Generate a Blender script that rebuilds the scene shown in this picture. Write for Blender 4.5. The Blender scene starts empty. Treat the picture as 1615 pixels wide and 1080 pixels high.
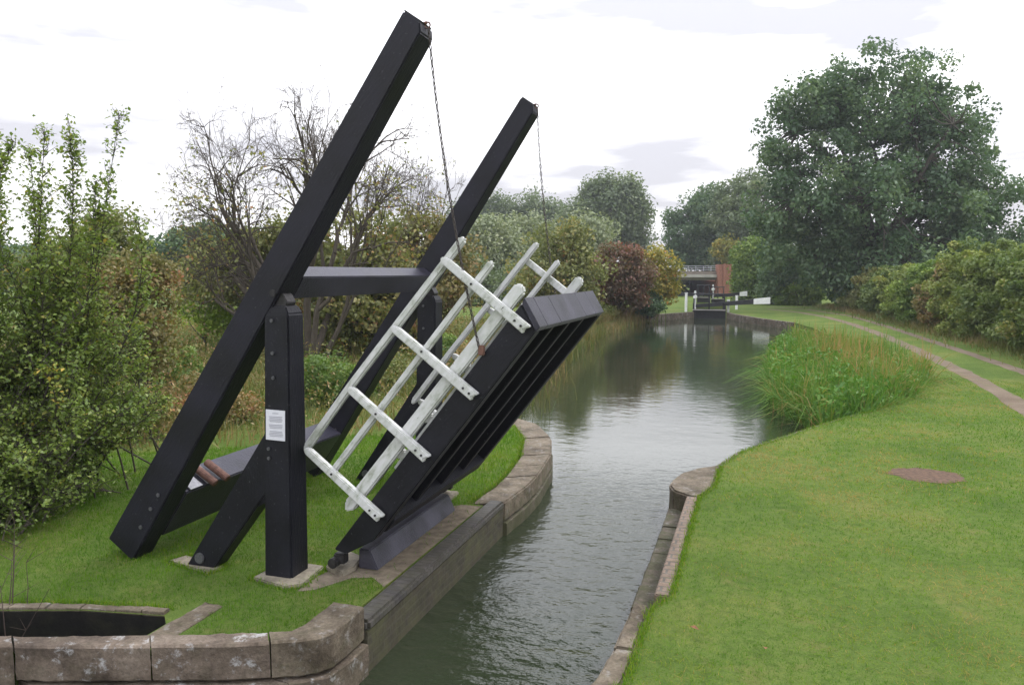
import bpy, bmesh, math, random
import numpy as np
from mathutils import Vector, Matrix, noise as mnoise
from mathutils.geometry import tessellate_polygon

# ------------------------------------------------------------------ camera, sky, sun, exposure
S = bpy.context.scene
COL = S.collection
R = math.radians
YAW, PITCH, EYE, FPX = R(17.54), R(5.08), 2.9, 1237.0
cam_d = bpy.data.cameras.new("camera")
cam_d.sensor_width = 36.0
cam_d.lens = FPX / 1615 * 36
cam_d.clip_start = 0.05
cam_d.clip_end = 3000
cam = bpy.data.objects.new("camera", cam_d)
COL.objects.link(cam)
cam.location = (0, 0, EYE)
cam.rotation_euler = (R(90) - PITCH, 0, YAW)
S.camera = cam
S.view_settings.view_transform = 'Standard'
S.view_settings.look = 'None'
S.view_settings.exposure = 0.36
S.view_settings.gamma = 1.0
S.cycles.max_bounces = 7
S.cycles.diffuse_bounces = 3
S.cycles.glossy_bounces = 3
S.cycles.transmission_bounces = 4
S.cycles.transparent_max_bounces = 4
S.cycles.use_denoising = True
S.cycles.caustics_reflective = False
S.cycles.caustics_refractive = False

SUN_AZ, SUN_EL = 50.0, 52.0           # azimuth clockwise from +Y
W = bpy.data.worlds.new("World")
S.world = W
W.use_nodes = True
nt = W.node_tree
for n_ in list(nt.nodes):
    nt.nodes.remove(n_)
N = nt.nodes.new
L = nt.links.new
out = N('ShaderNodeOutputWorld')
bg_sky = N('ShaderNodeBackground'); bg_sky.inputs[1].default_value = 0.10
sky = N('ShaderNodeTexSky'); sky.sky_type = 'NISHITA'; sky.sun_disc = False
sky.sun_elevation = R(SUN_EL); sky.sun_rotation = R(SUN_AZ); sky.air_density = 1.0; sky.dust_density = 2.0
L(sky.outputs[0], bg_sky.inputs[0])
bg_cl = N('ShaderNodeBackground')
tc = N('ShaderNodeTexCoord')
sep = N('ShaderNodeSeparateXYZ'); L(tc.outputs['Generated'], sep.inputs[0])
mp = N('ShaderNodeMapping'); mp.inputs['Scale'].default_value = (1.5, 1.5, 8.0); mp.inputs['Location'].default_value = (5.3, 2.4, 0.3)
L(tc.outputs['Generated'], mp.inputs[0])
nz = N('ShaderNodeTexNoise'); nz.inputs['Scale'].default_value = 1.7; nz.inputs['Detail'].default_value = 5; nz.inputs['Roughness'].default_value = 0.52
L(mp.outputs[0], nz.inputs['Vector'])
cr = N('ShaderNodeValToRGB')
cr.color_ramp.elements[0].position = 0.45; cr.color_ramp.elements[0].color = (0.985, 0.985, 1.0, 1)
cr.color_ramp.elements[1].position = 0.62; cr.color_ramp.elements[1].color = (0.44, 0.44, 0.47, 1)
L(nz.outputs[0], cr.inputs[0])
el = N('ShaderNodeMapRange'); el.inputs[1].default_value = 0.0; el.inputs[2].default_value = 0.9
el.inputs[3].default_value = 1.32; el.inputs[4].default_value = 2.6
L(sep.outputs[2], el.inputs[0])
tint = N('ShaderNodeMix'); tint.data_type = 'RGBA'; tint.blend_type = 'MIX'
tint.inputs[6].default_value = (1.0, 0.985, 0.99, 1); tint.inputs[7].default_value = (0.955, 0.975, 1.045, 1)
hf = N('ShaderNodeMapRange'); hf.inputs[1].default_value = 0.05; hf.inputs[2].default_value = 0.6; L(sep.outputs[2], hf.inputs[0])
L(hf.outputs[0], tint.inputs[0])
mul = N('ShaderNodeMix'); mul.data_type = 'RGBA'; mul.blend_type = 'MULTIPLY'; mul.inputs[0].default_value = 1.0
L(cr.outputs[0], mul.inputs[6]); L(tint.outputs[2], mul.inputs[7])
L(mul.outputs[2], bg_cl.inputs[0]); L(el.outputs[0], bg_cl.inputs[1])
mixs = N('ShaderNodeMixShader'); mixs.inputs[0].default_value = 0.94
L(bg_sky.outputs[0], mixs.inputs[1]); L(bg_cl.outputs[0], mixs.inputs[2]); L(mixs.outputs[0], out.inputs[0])

sun_d = bpy.data.lights.new("sun", 'SUN')
sun_d.energy = 1.4
sun_d.angle = R(14)
sun_d.color = (1.0, 0.96, 0.90)
sun = bpy.data.objects.new("sun", sun_d)
COL.objects.link(sun)
sd = Vector((math.sin(R(SUN_AZ)) * math.cos(R(SUN_EL)), math.cos(R(SUN_AZ)) * math.cos(R(SUN_EL)), math.sin(R(SUN_EL))))
sun.rotation_euler = (-sd).to_track_quat('-Z', 'Y').to_euler()
sun.location = (10, 10, 30)

# ------------------------------------------------------------------ helpers
rng = np.random.default_rng(7)
random.seed(7)
CYW, SYW, CP, SP = math.cos(YAW), math.sin(YAW), math.cos(PITCH), math.sin(PITCH)

def at(px, py, D):
    """world point seen at photo pixel (px, py) at D metres of level distance ahead"""
    a, b = (px - 807.5) / FPX, (py - 540) / FPX
    r, fw, up = a, CP - b * SP, -b * CP - SP
    k = D / fw
    r, fw, up = r * k, D, up * k
    return Vector((r * CYW - fw * SYW, r * SYW + fw * CYW, EYE + up))

def ground_at(px, D):
    p = at(px, 430, D)
    return Vector((p.x, p.y, 0))

def finish(o, label=None, cat=None, group=None, kind=None):
    if label: o['label'] = label
    if cat: o['category'] = cat
    if group: o['group'] = group
    if kind: o['kind'] = kind
    return o

def thing(name, loc, label, cat, group=None):
    o = bpy.data.objects.new(name, None)
    o.empty_display_size = 0.2
    COL.objects.link(o)
    o.location = loc
    return finish(o, label, cat, group)

def link_mesh(name, me, mat, parent=None):
    o = bpy.data.objects.new(name, me)
    COL.objects.link(o)
    if mat is not None:
        for m in (mat if isinstance(mat, (list, tuple)) else [mat]):
            me.materials.append(m)
    if parent is not None:
        o.parent = parent
        w = Matrix.Translation(parent.location)
        p = parent.parent
        while p is not None:
            w = Matrix.Translation(p.location) @ w if p.type == 'EMPTY' else w
            p = p.parent
        o.matrix_parent_inverse = w.inverted()
    return o

def obj(name, bm, mat, parent=None, smooth=False, origin=None):
    """parts are built in world coordinates; mesh parents sit at the origin of their own thing"""
    bmesh.ops.recalc_face_normals(bm, faces=bm.faces)
    if origin is not None:
        bmesh.ops.translate(bm, verts=bm.verts, vec=-Vector(origin))
    me = bpy.data.meshes.new(name)
    bm.to_mesh(me); bm.free()
    if smooth:
        me.polygons.foreach_set('use_smooth', [True] * len(me.polygons))
    o = bpy.data.objects.new(name, me)
    COL.objects.link(o)
    if mat is not None:
        for m in (mat if isinstance(mat, (list, tuple)) else [mat]):
            me.materials.append(m)
    if origin is not None:
        o.location = origin
    if parent is not None:
        o.parent = parent
        root = parent
        off = Vector((0, 0, 0))
        while root is not None:
            if root.type == 'EMPTY':
                off += root.location
            root = root.parent
        if parent.type == 'EMPTY':
            o.matrix_parent_inverse = Matrix.Translation(-off)
    return o

def merge(bm, b2):
    me = bpy.data.meshes.new("tmp")
    b2.to_mesh(me); b2.free()
    bm.from_mesh(me)
    bpy.data.meshes.remove(me)

def prism(bm, pts, y0, y1, bevel=0.008, axis='Y'):
    """2D outline (x, z) extruded along Y (or (x, y) along Z with axis='Z')"""
    b = bmesh.new()
    f = lambda p, t: (p[0], t, p[1]) if axis == 'Y' else ((p[0], p[1], t) if axis == 'Z' else (t, p[0], p[1]))
    lo = [b.verts.new(f(p, y0)) for p in pts]
    hi = [b.verts.new(f(p, y1)) for p in pts]
    n = len(pts)
    b.faces.new(lo); b.faces.new(hi[::-1])
    for i in range(n):
        b.faces.new((lo[i], hi[i], hi[(i + 1) % n], lo[(i + 1) % n]))
    bmesh.ops.recalc_face_normals(b, faces=b.faces)
    if bevel:
        bmesh.ops.bevel(b, geom=list(b.edges), offset=bevel, segments=2, affect='EDGES', clamp_overlap=True)
    merge(bm, b)

def box(bm, c, s, bevel=0.008, rot=None):
    b = bmesh.new()
    bmesh.ops.create_cube(b, size=1)
    bmesh.ops.scale(b, vec=s, verts=b.verts)
    if bevel:
        bmesh.ops.bevel(b, geom=list(b.edges), offset=bevel, segments=2, affect='EDGES', clamp_overlap=True)
    if rot is not None:
        bmesh.ops.transform(b, matrix=rot, verts=b.verts)
    bmesh.ops.translate(b, verts=b.verts, vec=c)
    merge(bm, b)

def cyl(bm, p0, p1, r, seg=12, r1=None, bevel=0.0):
    p0, p1 = Vector(p0), Vector(p1)
    d = p1 - p0
    b = bmesh.new()
    bmesh.ops.create_cone(b, cap_ends=True, segments=seg, radius1=r, radius2=r if r1 is None else r1, depth=d.length)
    if bevel:
        es = [e for e in b.edges if abs(e.verts[0].co.z - e.verts[1].co.z) < 1e-6]
        bmesh.ops.bevel(b, geom=es, offset=bevel, segments=2, affect='EDGES')
    m = d.to_track_quat('Z', 'Y').to_matrix().to_4x4()
    m.translation = (p0 + p1) / 2
    bmesh.ops.transform(b, matrix=m, verts=b.verts)
    merge(bm, b)

# --- fast numpy meshes
def np_mesh(name, verts, faces_flat, nper, attr=None, smooth=False):
    me = bpy.data.meshes.new(name)
    nv = len(verts); nf = len(faces_flat) // nper
    me.vertices.add(nv); me.loops.add(len(faces_flat)); me.polygons.add(nf)
    me.vertices.foreach_set('co', np.asarray(verts, np.float32).ravel())
    me.loops.foreach_set('vertex_index', np.asarray(faces_flat, np.int32).ravel())
    me.polygons.foreach_set('loop_start', np.arange(0, nf * nper, nper, dtype=np.int32))
    try:
        me.polygons.foreach_set('loop_total', np.full(nf, nper, np.int32))
    except Exception:
        pass
    if smooth:
        me.polygons.foreach_set('use_smooth', np.ones(nf, bool))
    if attr is not None:
        a = me.attributes.new('v', 'FLOAT', 'POINT')
        a.data.foreach_set('value', np.asarray(attr, np.float32).ravel())
    me.update(calc_edges=True)
    me.validate()
    return me

def leaf_mesh(name, P, Nn, size, aspect, var, origin):
    n = len(P)
    P = P - np.array(origin)
    Nn = Nn / (np.linalg.norm(Nn, axis=1, keepdims=True) + 1e-9)
    rv = rng.normal(size=(n, 3))
    T = np.cross(Nn, rv); T /= (np.linalg.norm(T, axis=1, keepdims=True) + 1e-9)
    B = np.cross(Nn, T)
    s = (size * rng.uniform(0.6, 1.35, n))[:, None]
    fold = Nn * s * 0.12
    V = np.empty((n, 4, 3))
    V[:, 0] = P - T * s * 0.5
    V[:, 1] = P + B * s * aspect * 0.5 + fold - T * s * 0.08
    V[:, 2] = P + T * s * 0.5
    V[:, 3] = P - B * s * aspect * 0.5 + fold - T * s * 0.08
    return np_mesh(name, V.reshape(-1, 3), np.arange(n * 4), 4, np.repeat(np.clip(var, 0, 1), 4))

def blade_mesh(name, P, H, Wd, lean, var, seg=3, droop=0.35):
    """curved grass / reed blades; P (n,3) roots"""
    n = len(P)
    ang = rng.uniform(0, 2 * np.pi, n)
    d = np.stack([np.cos(ang), np.sin(ang), np.zeros(n)], 1)
    a2 = rng.uniform(0, 2 * np.pi, n)
    side = np.stack([np.cos(a2), np.sin(a2), np.zeros(n)], 1)
    ln = np.abs(rng.normal(0, lean, n))
    V = np.empty((n, 2 * seg + 1, 3))
    for k in range(seg + 1):
        t = k / seg
        c = P + d * (H * ln * t ** 1.8)[:, None]
        c[:, 2] += H * (t - droop * np.minimum(ln, 1.2) * t ** 3)
        w = Wd * (1 - t ** 1.6)
        if k < seg:
            V[:, 2 * k] = c - side * (w / 2)[:, None]
            V[:, 2 * k + 1] = c + side * (w / 2)[:, None]
        else:
            V[:, 2 * seg] = c
    m = 2 * seg + 1
    base = (np.arange(n) * m)[:, None]
    tri = []
    for k in range(seg - 1):
        a = 2 * k
        tri += [[a, a + 1, a + 3], [a, a + 3, a + 2]]
    tri += [[2 * seg - 2, 2 * seg - 1, 2 * seg]]
    F = (base[:, None, :] + np.array(tri)[None]).reshape(-1)
    return np_mesh(name, V.reshape(-1, 3), F, 3, np.repeat(np.clip(var, 0, 1), m))

class Tubes:
    def __init__(s, sides=5):
        s.v = []; s.f = []; s.n = 0; s.sides = sides
    def add(s, pts, rad, sides=None):
        k = sides or s.sides
        pts = np.asarray(pts, float)
        m = len(pts)
        tan = np.gradient(pts, axis=0)
        tan /= (np.linalg.norm(tan, axis=1, keepdims=True) + 1e-9)
        ref = np.array([0.31, 0.87, 0.38]) if abs(tan[0] @ np.array([0.31, 0.87, 0.38])) < 0.9 else np.array([1.0, 0, 0])
        a = np.cross(tan, ref); a /= (np.linalg.norm(a, axis=1, keepdims=True) + 1e-9)
        b = np.cross(tan, a)
        th = np.arange(k) * 2 * np.pi / k
        ring = pts[:, None, :] + (a[:, None, :] * np.cos(th)[None, :, None] + b[:, None, :] * np.sin(th)[None, :, None]) * np.asarray(rad)[:, None, None]
        s.v.append(ring.reshape(-1, 3))
        i = np.arange(m - 1)[:, None] * k + s.n
        j = np.arange(k)[None]
        j2 = (j + 1) % k
        q = np.stack([i + j, i + j2, i + k + j2, i + k + j], -1).reshape(-1)
        s.f.append(q)
        s.n += m * k
    def mesh(s, name, origin=(0, 0, 0)):
        return np_mesh(name, np.concatenate(s.v) - np.array(origin), np.concatenate(s.f), 4, smooth=True)

def curve_pts(p0, p1, n=5, bow=0.12, up=0.0):
    p0, p1 = np.array(p0, float), np.array(p1, float)
    d = np.linalg.norm(p1 - p0)
    off = rng.normal(size=3) * bow * d + np.array([0, 0, up * d])
    t = np.linspace(0, 1, n)[:, None]
    return p0 + (p1 - p0) * t + off * (4 * t * (1 - t)) * 0.5

# ------------------------------------------------------------------ materials
def new_mat(name):
    m = bpy.data.materials.new(name)
    m.use_nodes = True
    t = m.node_tree
    for n_ in list(t.nodes):
        t.nodes.remove(n_)
    o = t.nodes.new('ShaderNodeOutputMaterial')
    return m, t, o

def ramp(t, src, stops):
    c = t.nodes.new('ShaderNodeValToRGB')
    e = c.color_ramp.elements
    while len(e) < len(stops):
        e.new(0.5)
    for k, (p, col) in enumerate(stops):
        e[k].position = p
        e[k].color = (*col, 1)
    t.links.new(src, c.inputs[0])
    return c.outputs[0]

def noise(t, scale, detail=4, rough=0.55, vec=None, stretch=None, coord='Object', loc=None):
    n_ = t.nodes.new('ShaderNodeTexNoise')
    n_.inputs['Scale'].default_value = scale
    n_.inputs['Detail'].default_value = detail
    n_.inputs['Roughness'].default_value = rough
    if vec is None:
        g = t.nodes.new('ShaderNodeNewGeometry') if coord == 'World' else t.nodes.new('ShaderNodeTexCoord')
        vec = g.outputs['Position'] if coord == 'World' else g.outputs['Object']
    if stretch or loc:
        mp_ = t.nodes.new('ShaderNodeMapping')
        mp_.inputs['Scale'].default_value = stretch or (1, 1, 1)
        mp_.inputs['Location'].default_value = loc or (0, 0, 0)
        t.links.new(vec, mp_.inputs[0])
        vec = mp_.outputs[0]
    t.links.new(vec, n_.inputs['Vector'])
    return n_.outputs[0]

def mixc(t, fac, a, b, blend='MIX'):
    m = t.nodes.new('ShaderNodeMix')
    m.data_type = 'RGBA'; m.blend_type = blend
    if isinstance(fac, (int, float)): m.inputs[0].default_value = fac
    else: t.links.new(fac, m.inputs[0])
    for v, i in ((a, 6), (b, 7)):
        if isinstance(v, tuple): m.inputs[i].default_value = (*v, 1)
        else: t.links.new(v, m.inputs[i])
    return m.outputs[2]

def bump(t, h, strength=0.3, dist=0.02):
    b = t.nodes.new('ShaderNodeBump')
    b.inputs['Strength'].default_value = strength
    b.inputs['Distance'].default_value = dist
    t.links.new(h, b.inputs['Height'])
    return b.outputs[0]

def pbsdf(t, o, col, rough=0.6, normal=None, spec=0.5, metal=0.0):
    p = t.nodes.new('ShaderNodeBsdfPrincipled')
    if isinstance(col, tuple): p.inputs['Base Color'].default_value = (*col, 1)
    else: t.links.new(col, p.inputs['Base Color'])
    if isinstance(rough, (int, float)): p.inputs['Roughness'].default_value = rough
    else: t.links.new(rough, p.inputs['Roughness'])
    p.inputs['Specular IOR Level'].default_value = spec
    p.inputs['Metallic'].default_value = metal
    if normal is not None: t.links.new(normal, p.inputs['Normal'])
    t.links.new(p.outputs[0], o.inputs[0])
    return p

def mat_black_timber(name, base, worn, ang, r0=0.38, r1=0.62):
    m, t, o = new_mat(name)
    g = t.nodes.new('ShaderNodeNewGeometry')
    mp_ = t.nodes.new('ShaderNodeMapping')
    mp_.inputs['Rotation'].default_value = (0, ang, 0)
    t.links.new(g.outputs['Position'], mp_.inputs[0])
    gr = noise(t, 5, 6, 0.65, vec=mp_.outputs[0], stretch=(1.2, 9, 9))
    fine = noise(t, 60, 3, 0.6, vec=mp_.outputs[0], stretch=(0.25, 1, 1))
    blot = noise(t, 2.3, 4, 0.6, vec=g.outputs['Position'])
    c = ramp(t, blot, [(0.35, base), (0.75, tuple(x * 3.2 for x in base))])
    fl = noise(t, 34, 2, 0.5, vec=g.outputs['Position'])
    c = mixc(t, ramp(t, fl, [(0.67, (0, 0, 0)), (0.76, (1, 1, 1))]), c, worn)
    ad = t.nodes.new('ShaderNodeMath'); ad.operation = 'ADD'
    t.links.new(gr, ad.inputs[0]); t.links.new(fine, ad.inputs[1])
    r_ = t.nodes.new('ShaderNodeMapRange'); r_.inputs[3].default_value = r0; r_.inputs[4].default_value = r1
    t.links.new(blot, r_.inputs[0])
    pbsdf(t, o, c, r_.outputs[0], bump(t, ad.outputs[0], 0.35, 0.012), spec=0.30)
    return m

M = {}
DECK_A = R(51.75)
BEAM_A = R(55.4)
M['beam'] = mat_black_timber('black_beam_paint', (0.0036, 0.0034, 0.0062), (0.04, 0.04, 0.045), BEAM_A)
M['post'] = mat_black_timber('black_post_paint', (0.0028, 0.0028, 0.0046), (0.045, 0.045, 0.05), R(90))
M['deckblack'] = mat_black_timber('black_deck_paint', (0.0034, 0.0033, 0.0052), (0.04, 0.04, 0.045), DECK_A)
M['flatblack'] = mat_black_timber('black_edge_timber', (0.019, 0.018, 0.025), (0.07, 0.065, 0.06), 0, 0.26, 0.5)

M['edgetimber'] = mat_black_timber('grey_black_timber', (0.026, 0.025, 0.033), (0.10, 0.09, 0.08), 0, 0.3, 0.55)

def mat_white_timber():
    m, t, o = new_mat('white_rail_paint')
    g = t.nodes.new('ShaderNodeNewGeometry')
    mp_ = t.nodes.new('ShaderNodeMapping'); mp_.inputs['Rotation'].default_value = (0, DECK_A, 0)
    t.links.new(g.outputs['Position'], mp_.inputs[0])
    a = noise(t, 6, 5, 0.65, vec=mp_.outputs[0], stretch=(1, 2.5, 2.5))
    c = ramp(t, a, [(0.30, (0.26, 0.28, 0.22)), (0.46, (0.48, 0.49, 0.46)), (0.64, (0.58, 0.58, 0.575))])
    chips = noise(t, 26, 4, 0.7, vec=mp_.outputs[0], stretch=(0.5, 1.2, 1.2))
    c = mixc(t, ramp(t, chips, [(0.67, (0, 0, 0)), (0.70, (1, 1, 1))]), c, (0.10, 0.10, 0.08))
    pbsdf(t, o, c, 0.55, bump(t, chips, 0.25, 0.006), spec=0.4)
    return m
M['white'] = mat_white_timber()

def mat_simple(name, base, var=0.25, scale=8, rough=0.7, bmp=0.3, metal=0.0, spec=0.4, dist=0.01):
    m, t, o = new_mat(name)
    n1 = noise(t, scale, 5, 0.6, coord='World')
    lo = tuple(x * (1 - var) for x in base); hi = tuple(min(1, x * (1 + var)) for x in base)
    c = ramp(t, n1, [(0.3, lo), (0.7, hi)])
    pbsdf(t, o, c, rough, bump(t, n1, bmp, dist), spec=spec, metal=metal)
    return m
M['iron'] = mat_simple('dark_iron', (0.03, 0.028, 0.028), 0.4, 30, 0.5, metal=0.4)
M['chain'] = mat_simple('chain_iron', (0.06, 0.05, 0.045), 0.5, 40, 0.55, metal=0.5)
M['rust'] = mat_simple('rusty_iron', (0.14, 0.07, 0.05), 0.45, 22, 0.75)
M['boltgrey'] = mat_simple('grey_bolt', (0.11, 0.11, 0.115), 0.3, 60, 0.5, metal=0.5)
M['paleplate'] = mat_simple('pale_plate', (0.34, 0.34, 0.36), 0.25, 20, 0.6)
M['conc'] = mat_simple('concrete', (0.20, 0.175, 0.130), 0.35, 14, 0.85, 0.5)
M['paper'] = mat_simple('paper', (0.62, 0.62, 0.66), 0.05, 20, 0.6, 0.05)
M['print'] = mat_simple('printed_text', (0.36, 0.36, 0.40), 0.15, 220, 0.7, 0.0)
M['whitegloss'] = mat_simple('white_gate_paint', (0.72, 0.72, 0.70), 0.12, 6, 0.5, 0.1)
M['gateblack'] = mat_simple('black_gate_paint', (0.015, 0.015, 0.018), 0.4, 6, 0.5, 0.2)
M['bridgegrey'] = mat_simple('bridge_concrete', (0.33, 0.31, 0.28), 0.2, 1.2, 0.85, 0.2)
M['bridgerail'] = mat_simple('bridge_rail_grey', (0.38, 0.38, 0.41), 0.1, 2, 0.6, 0.1)
M['trod'] = mat_simple('trodden_soil', (0.155, 0.125, 0.088), 0.4, 9, 0.95, 0.8, dist=0.02)
M['soil'] = mat_simple('bare_soil', (0.095, 0.056, 0.034), 0.45, 16, 0.95, 0.8, dist=0.02)
M['deadstem'] = mat_simple('dead_stem', (0.07, 0.05, 0.04), 0.3, 30, 0.9)

def mat_stone(name, lo, mid, hi, moss=0.0, lichen=0.0, wet=0.0):
    m, t, o = new_mat(name)
    g = t.nodes.new('ShaderNodeNewGeometry')
    a = noise(t, 3.0, 7, 0.65, vec=g.outputs['Position'])
    b = noise(t, 32, 5, 0.7, vec=g.outputs['Position'])
    c = ramp(t, a, [(0.30, lo), (0.52, mid), (0.74, hi)])
    c = mixc(t, 0.65, c, ramp(t, b, [(0.3, (0.35, 0.33, 0.31)), (0.6, (1, 1, 1)), (0.8, (1.25, 1.22, 1.18))]), 'MULTIPLY')
    st = noise(t, 1.7, 6, 0.7, vec=g.outputs['Position'], loc=(6, 1, 2))
    c = mixc(t, 0.75, c, ramp(t, st, [(0.36, (0.42, 0.40, 0.36)), (0.56, (1, 1, 1)), (0.75, (1.15, 1.12, 1.06))]), 'MULTIPLY')
    if lichen:
        l1 = noise(t, 7.5, 6, 0.75, vec=g.outputs['Position'], loc=(4, 2, 7))
        c = mixc(t, ramp(t, l1, [(0.56, (0, 0, 0)), (0.66, (lichen,) * 3)]), c, (0.46, 0.46, 0.45))
    sz = t.nodes.new('ShaderNodeSeparateXYZ'); t.links.new(g.outputs['Position'], sz.inputs[0])
    if moss:
        ml = noise(t, 6, 5, 0.7, vec=g.outputs['Position'], loc=(1, 8, 3))
        mr = t.nodes.new('ShaderNodeMapRange'); mr.inputs[1].default_value = -0.02; mr.inputs[2].default_value = -0.40
        mr.inputs[3].default_value = 0.0; mr.inputs[4].default_value = 1.0
        t.links.new(sz.outputs[2], mr.inputs[0])
        ad = t.nodes.new('ShaderNodeMath'); ad.operation = 'MULTIPLY_ADD'
        t.links.new(mr.outputs[0], ad.inputs[0]); ad.inputs[1].default_value = 0.28; t.links.new(ml, ad.inputs[2])
        c = mixc(t, ramp(t, ad.outputs[0], [(0.52, (0, 0, 0)), (0.80, (moss,) * 3)]), c, (0.060, 0.065, 0.028))
    ad2 = t.nodes.new('ShaderNodeMath'); ad2.operation = 'MULTIPLY_ADD'
    t.links.new(b, ad2.inputs[0]); ad2.inputs[1].default_value = 0.5; t.links.new(a, ad2.inputs[2])
    pbsdf(t, o, c, 0.88, bump(t, ad2.outputs[0], 0.7, 0.03), spec=0.25)
    return m
M['stone'] = mat_stone('weathered_coping_stone', (0.075, 0.058, 0.045), (0.170, 0.134, 0.103), (0.275, 0.226, 0.18), moss=0.3, lichen=0.7)
M['palestone'] = mat_stone('pale_coping_stone', (0.088, 0.070, 0.050), (0.178, 0.146, 0.106), (0.27, 0.228, 0.170), moss=0.75, lichen=0.25)
M['ledgestone'] = mat_stone('damp_ledge_stone', (0.07, 0.06, 0.045), (0.15, 0.125, 0.10), (0.24, 0.20, 0.165), moss=0.8, lichen=0.3)

M['darkstone'] = mat_stone('slot_dark_stone', (0.005, 0.005, 0.004), (0.011, 0.010, 0.008), (0.028, 0.026, 0.018), moss=0.2)  # darkness of the sunken slot is put into this near-black stone colour

def mat_brick(name, c1, c2, mortar, sx, sz, axes='YZ', rough=0.8, off=(0, 0, 0), moss=0.0, msize=0.012):
    m, t, o = new_mat(name)
    g = t.nodes.new('ShaderNodeNewGeometry')
    sp = t.nodes.new('ShaderNodeSeparateXYZ'); t.links.new(g.outputs['Position'], sp.inputs[0])
    cb = t.nodes.new('ShaderNodeCombineXYZ')
    ix = {'X': 0, 'Y': 1, 'Z': 2}
    t.links.new(sp.outputs[ix[axes[0]]], cb.inputs[0]); t.links.new(sp.outputs[ix[axes[1]]], cb.inputs[1])
    br = t.nodes.new('ShaderNodeTexBrick')
    br.inputs['Scale'].default_value = 1.0
    br.inputs['Brick Width'].default_value = sx; br.inputs['Row Height'].default_value = sz
    br.inputs['Mortar Size'].default_value = msize
    br.inputs['Color1'].default_value = (*c1, 1); br.inputs['Color2'].default_value = (*c2, 1); br.inputs['Mortar'].default_value = (*mortar, 1)
    mp_ = t.nodes.new('ShaderNodeMapping'); mp_.inputs['Location'].default_value = off
    t.links.new(cb.outputs[0], mp_.inputs[0]); t.links.new(mp_.outputs[0], br.inputs['Vector'])
    a = noise(t, 9, 6, 0.7, vec=g.outputs['Position'])
    c = mixc(t, 0.8, br.outputs[0], ramp(t, a, [(0.3, (0.4, 0.38, 0.36)), (0.65, (1.15, 1.15, 1.15))]), 'MULTIPLY')
    if moss:
        ml = noise(t, 5, 6, 0.75, vec=g.outputs['Position'], loc=(3, 1, 9))
        c = mixc(t, ramp(t, ml, [(0.40, (0, 0, 0)), (0.62, (moss,) * 3)]), c, (0.075, 0.075, 0.035))
    iv = t.nodes.new('ShaderNodeMath'); iv.operation = 'MULTIPLY_ADD'
    t.links.new(br.outputs[1], iv.inputs[0]); iv.inputs[1].default_value = -1.0; t.links.new(a, iv.inputs[2])
    pbsdf(t, o, c, rough, bump(t, iv.outputs[0], 0.6, 0.012), spec=0.35)
    return m
M['wallbrick'] = mat_brick('mossy_wall_brick', (0.060, 0.050, 0.034), (0.042, 0.038, 0.026), (0.065, 0.058, 0.044), 0.23, 0.075, 'YZ', moss=0.8)
M['bluebrick'] = mat_brick('blue_edging_brick', (0.062, 0.058, 0.058), (0.092, 0.084, 0.078), (0.046, 0.042, 0.036), 0.8, 0.078, 'XY', rough=0.6, off=(0.4, 0, 0), msize=0.006, moss=0.32)
M['redcoping'] = mat_brick('red_coping_brick', (0.22, 0.158, 0.115), (0.185, 0.138, 0.102), (0.12, 0.105, 0.085), 0.8, 0.11, 'XY', off=(0.4, 0, 0))
M['abutbrick'] = mat_brick('red_abutment_brick', (0.36, 0.115, 0.065), (0.30, 0.095, 0.06), (0.28, 0.2, 0.15), 0.24, 0.08, 'XZ')

def mat_ground():
    m, t, o = new_mat('turf')
    g = t.nodes.new('ShaderNodeNewGeometry')
    P = g.outputs['Position']
    a = noise(t, 0.55, 6, 0.6, vec=P)
    b = noise(t, 9, 6, 0.75, vec=P)
    f = noise(t, 70, 4, 0.7, vec=P)
    c = ramp(t, a, [(0.30, (0.066, 0.110, 0.022)), (0.50, (0.100, 0.148, 0.032)), (0.68, (0.145, 0.165, 0.045))])
    c = mixc(t, 0.85, c, ramp(t, b, [(0.28, (0.55, 0.62, 0.55)), (0.5, (1, 1, 1)), (0.75, (1.35, 1.2, 1.15))]), 'MULTIPLY')
    c = mixc(t, 0.8, c, ramp(t, f, [(0.25, (0.45, 0.5, 0.4)), (0.5, (1, 1, 1)), (0.8, (1.5, 1.4, 1.2))]), 'MULTIPLY')
    dry = noise(t, 1.3, 5, 0.65, vec=P, loc=(7, 3, 0))
    c = mixc(t, ramp(t, dry, [(0.58, (0, 0, 0)), (0.74, (0.6, 0.6, 0.6))]), c, (0.20, 0.165, 0.065))
    # rough ground beyond the mown lawn
    sp = t.nodes.new('ShaderNodeSeparateXYZ'); t.links.new(P, sp.inputs[0])
    ad = t.nodes.new('ShaderNodeMath'); ad.operation = 'ADD'
    bs = t.nodes.new('ShaderNodeMath'); bs.operation = 'MULTIPLY'; bs.inputs[1].default_value = 0.2
    t.links.new(sp.outputs[1], bs.inputs[0])
    t.links.new(bs.outputs[0], ad.inputs[0])
    nx = t.nodes.new('ShaderNodeMath'); nx.operation = 'MULTIPLY'; nx.inputs[1].default_value = -0.18
    t.links.new(sp.outputs[0], nx.inputs[0]); t.links.new(nx.outputs[0], ad.inputs[1])
    h = t.nodes.new('ShaderNodeMath'); h.operation = 'MULTIPLY_ADD'; h.inputs[1].default_value = 0.5
    t.links.new(f, h.inputs[0]); t.links.new(b, h.inputs[2])
    pbsdf(t, o, c, 0.95, bump(t, h.outputs[0], 0.8, 0.04), spec=0.1)
    return m
M['turf'] = mat_ground()

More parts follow.
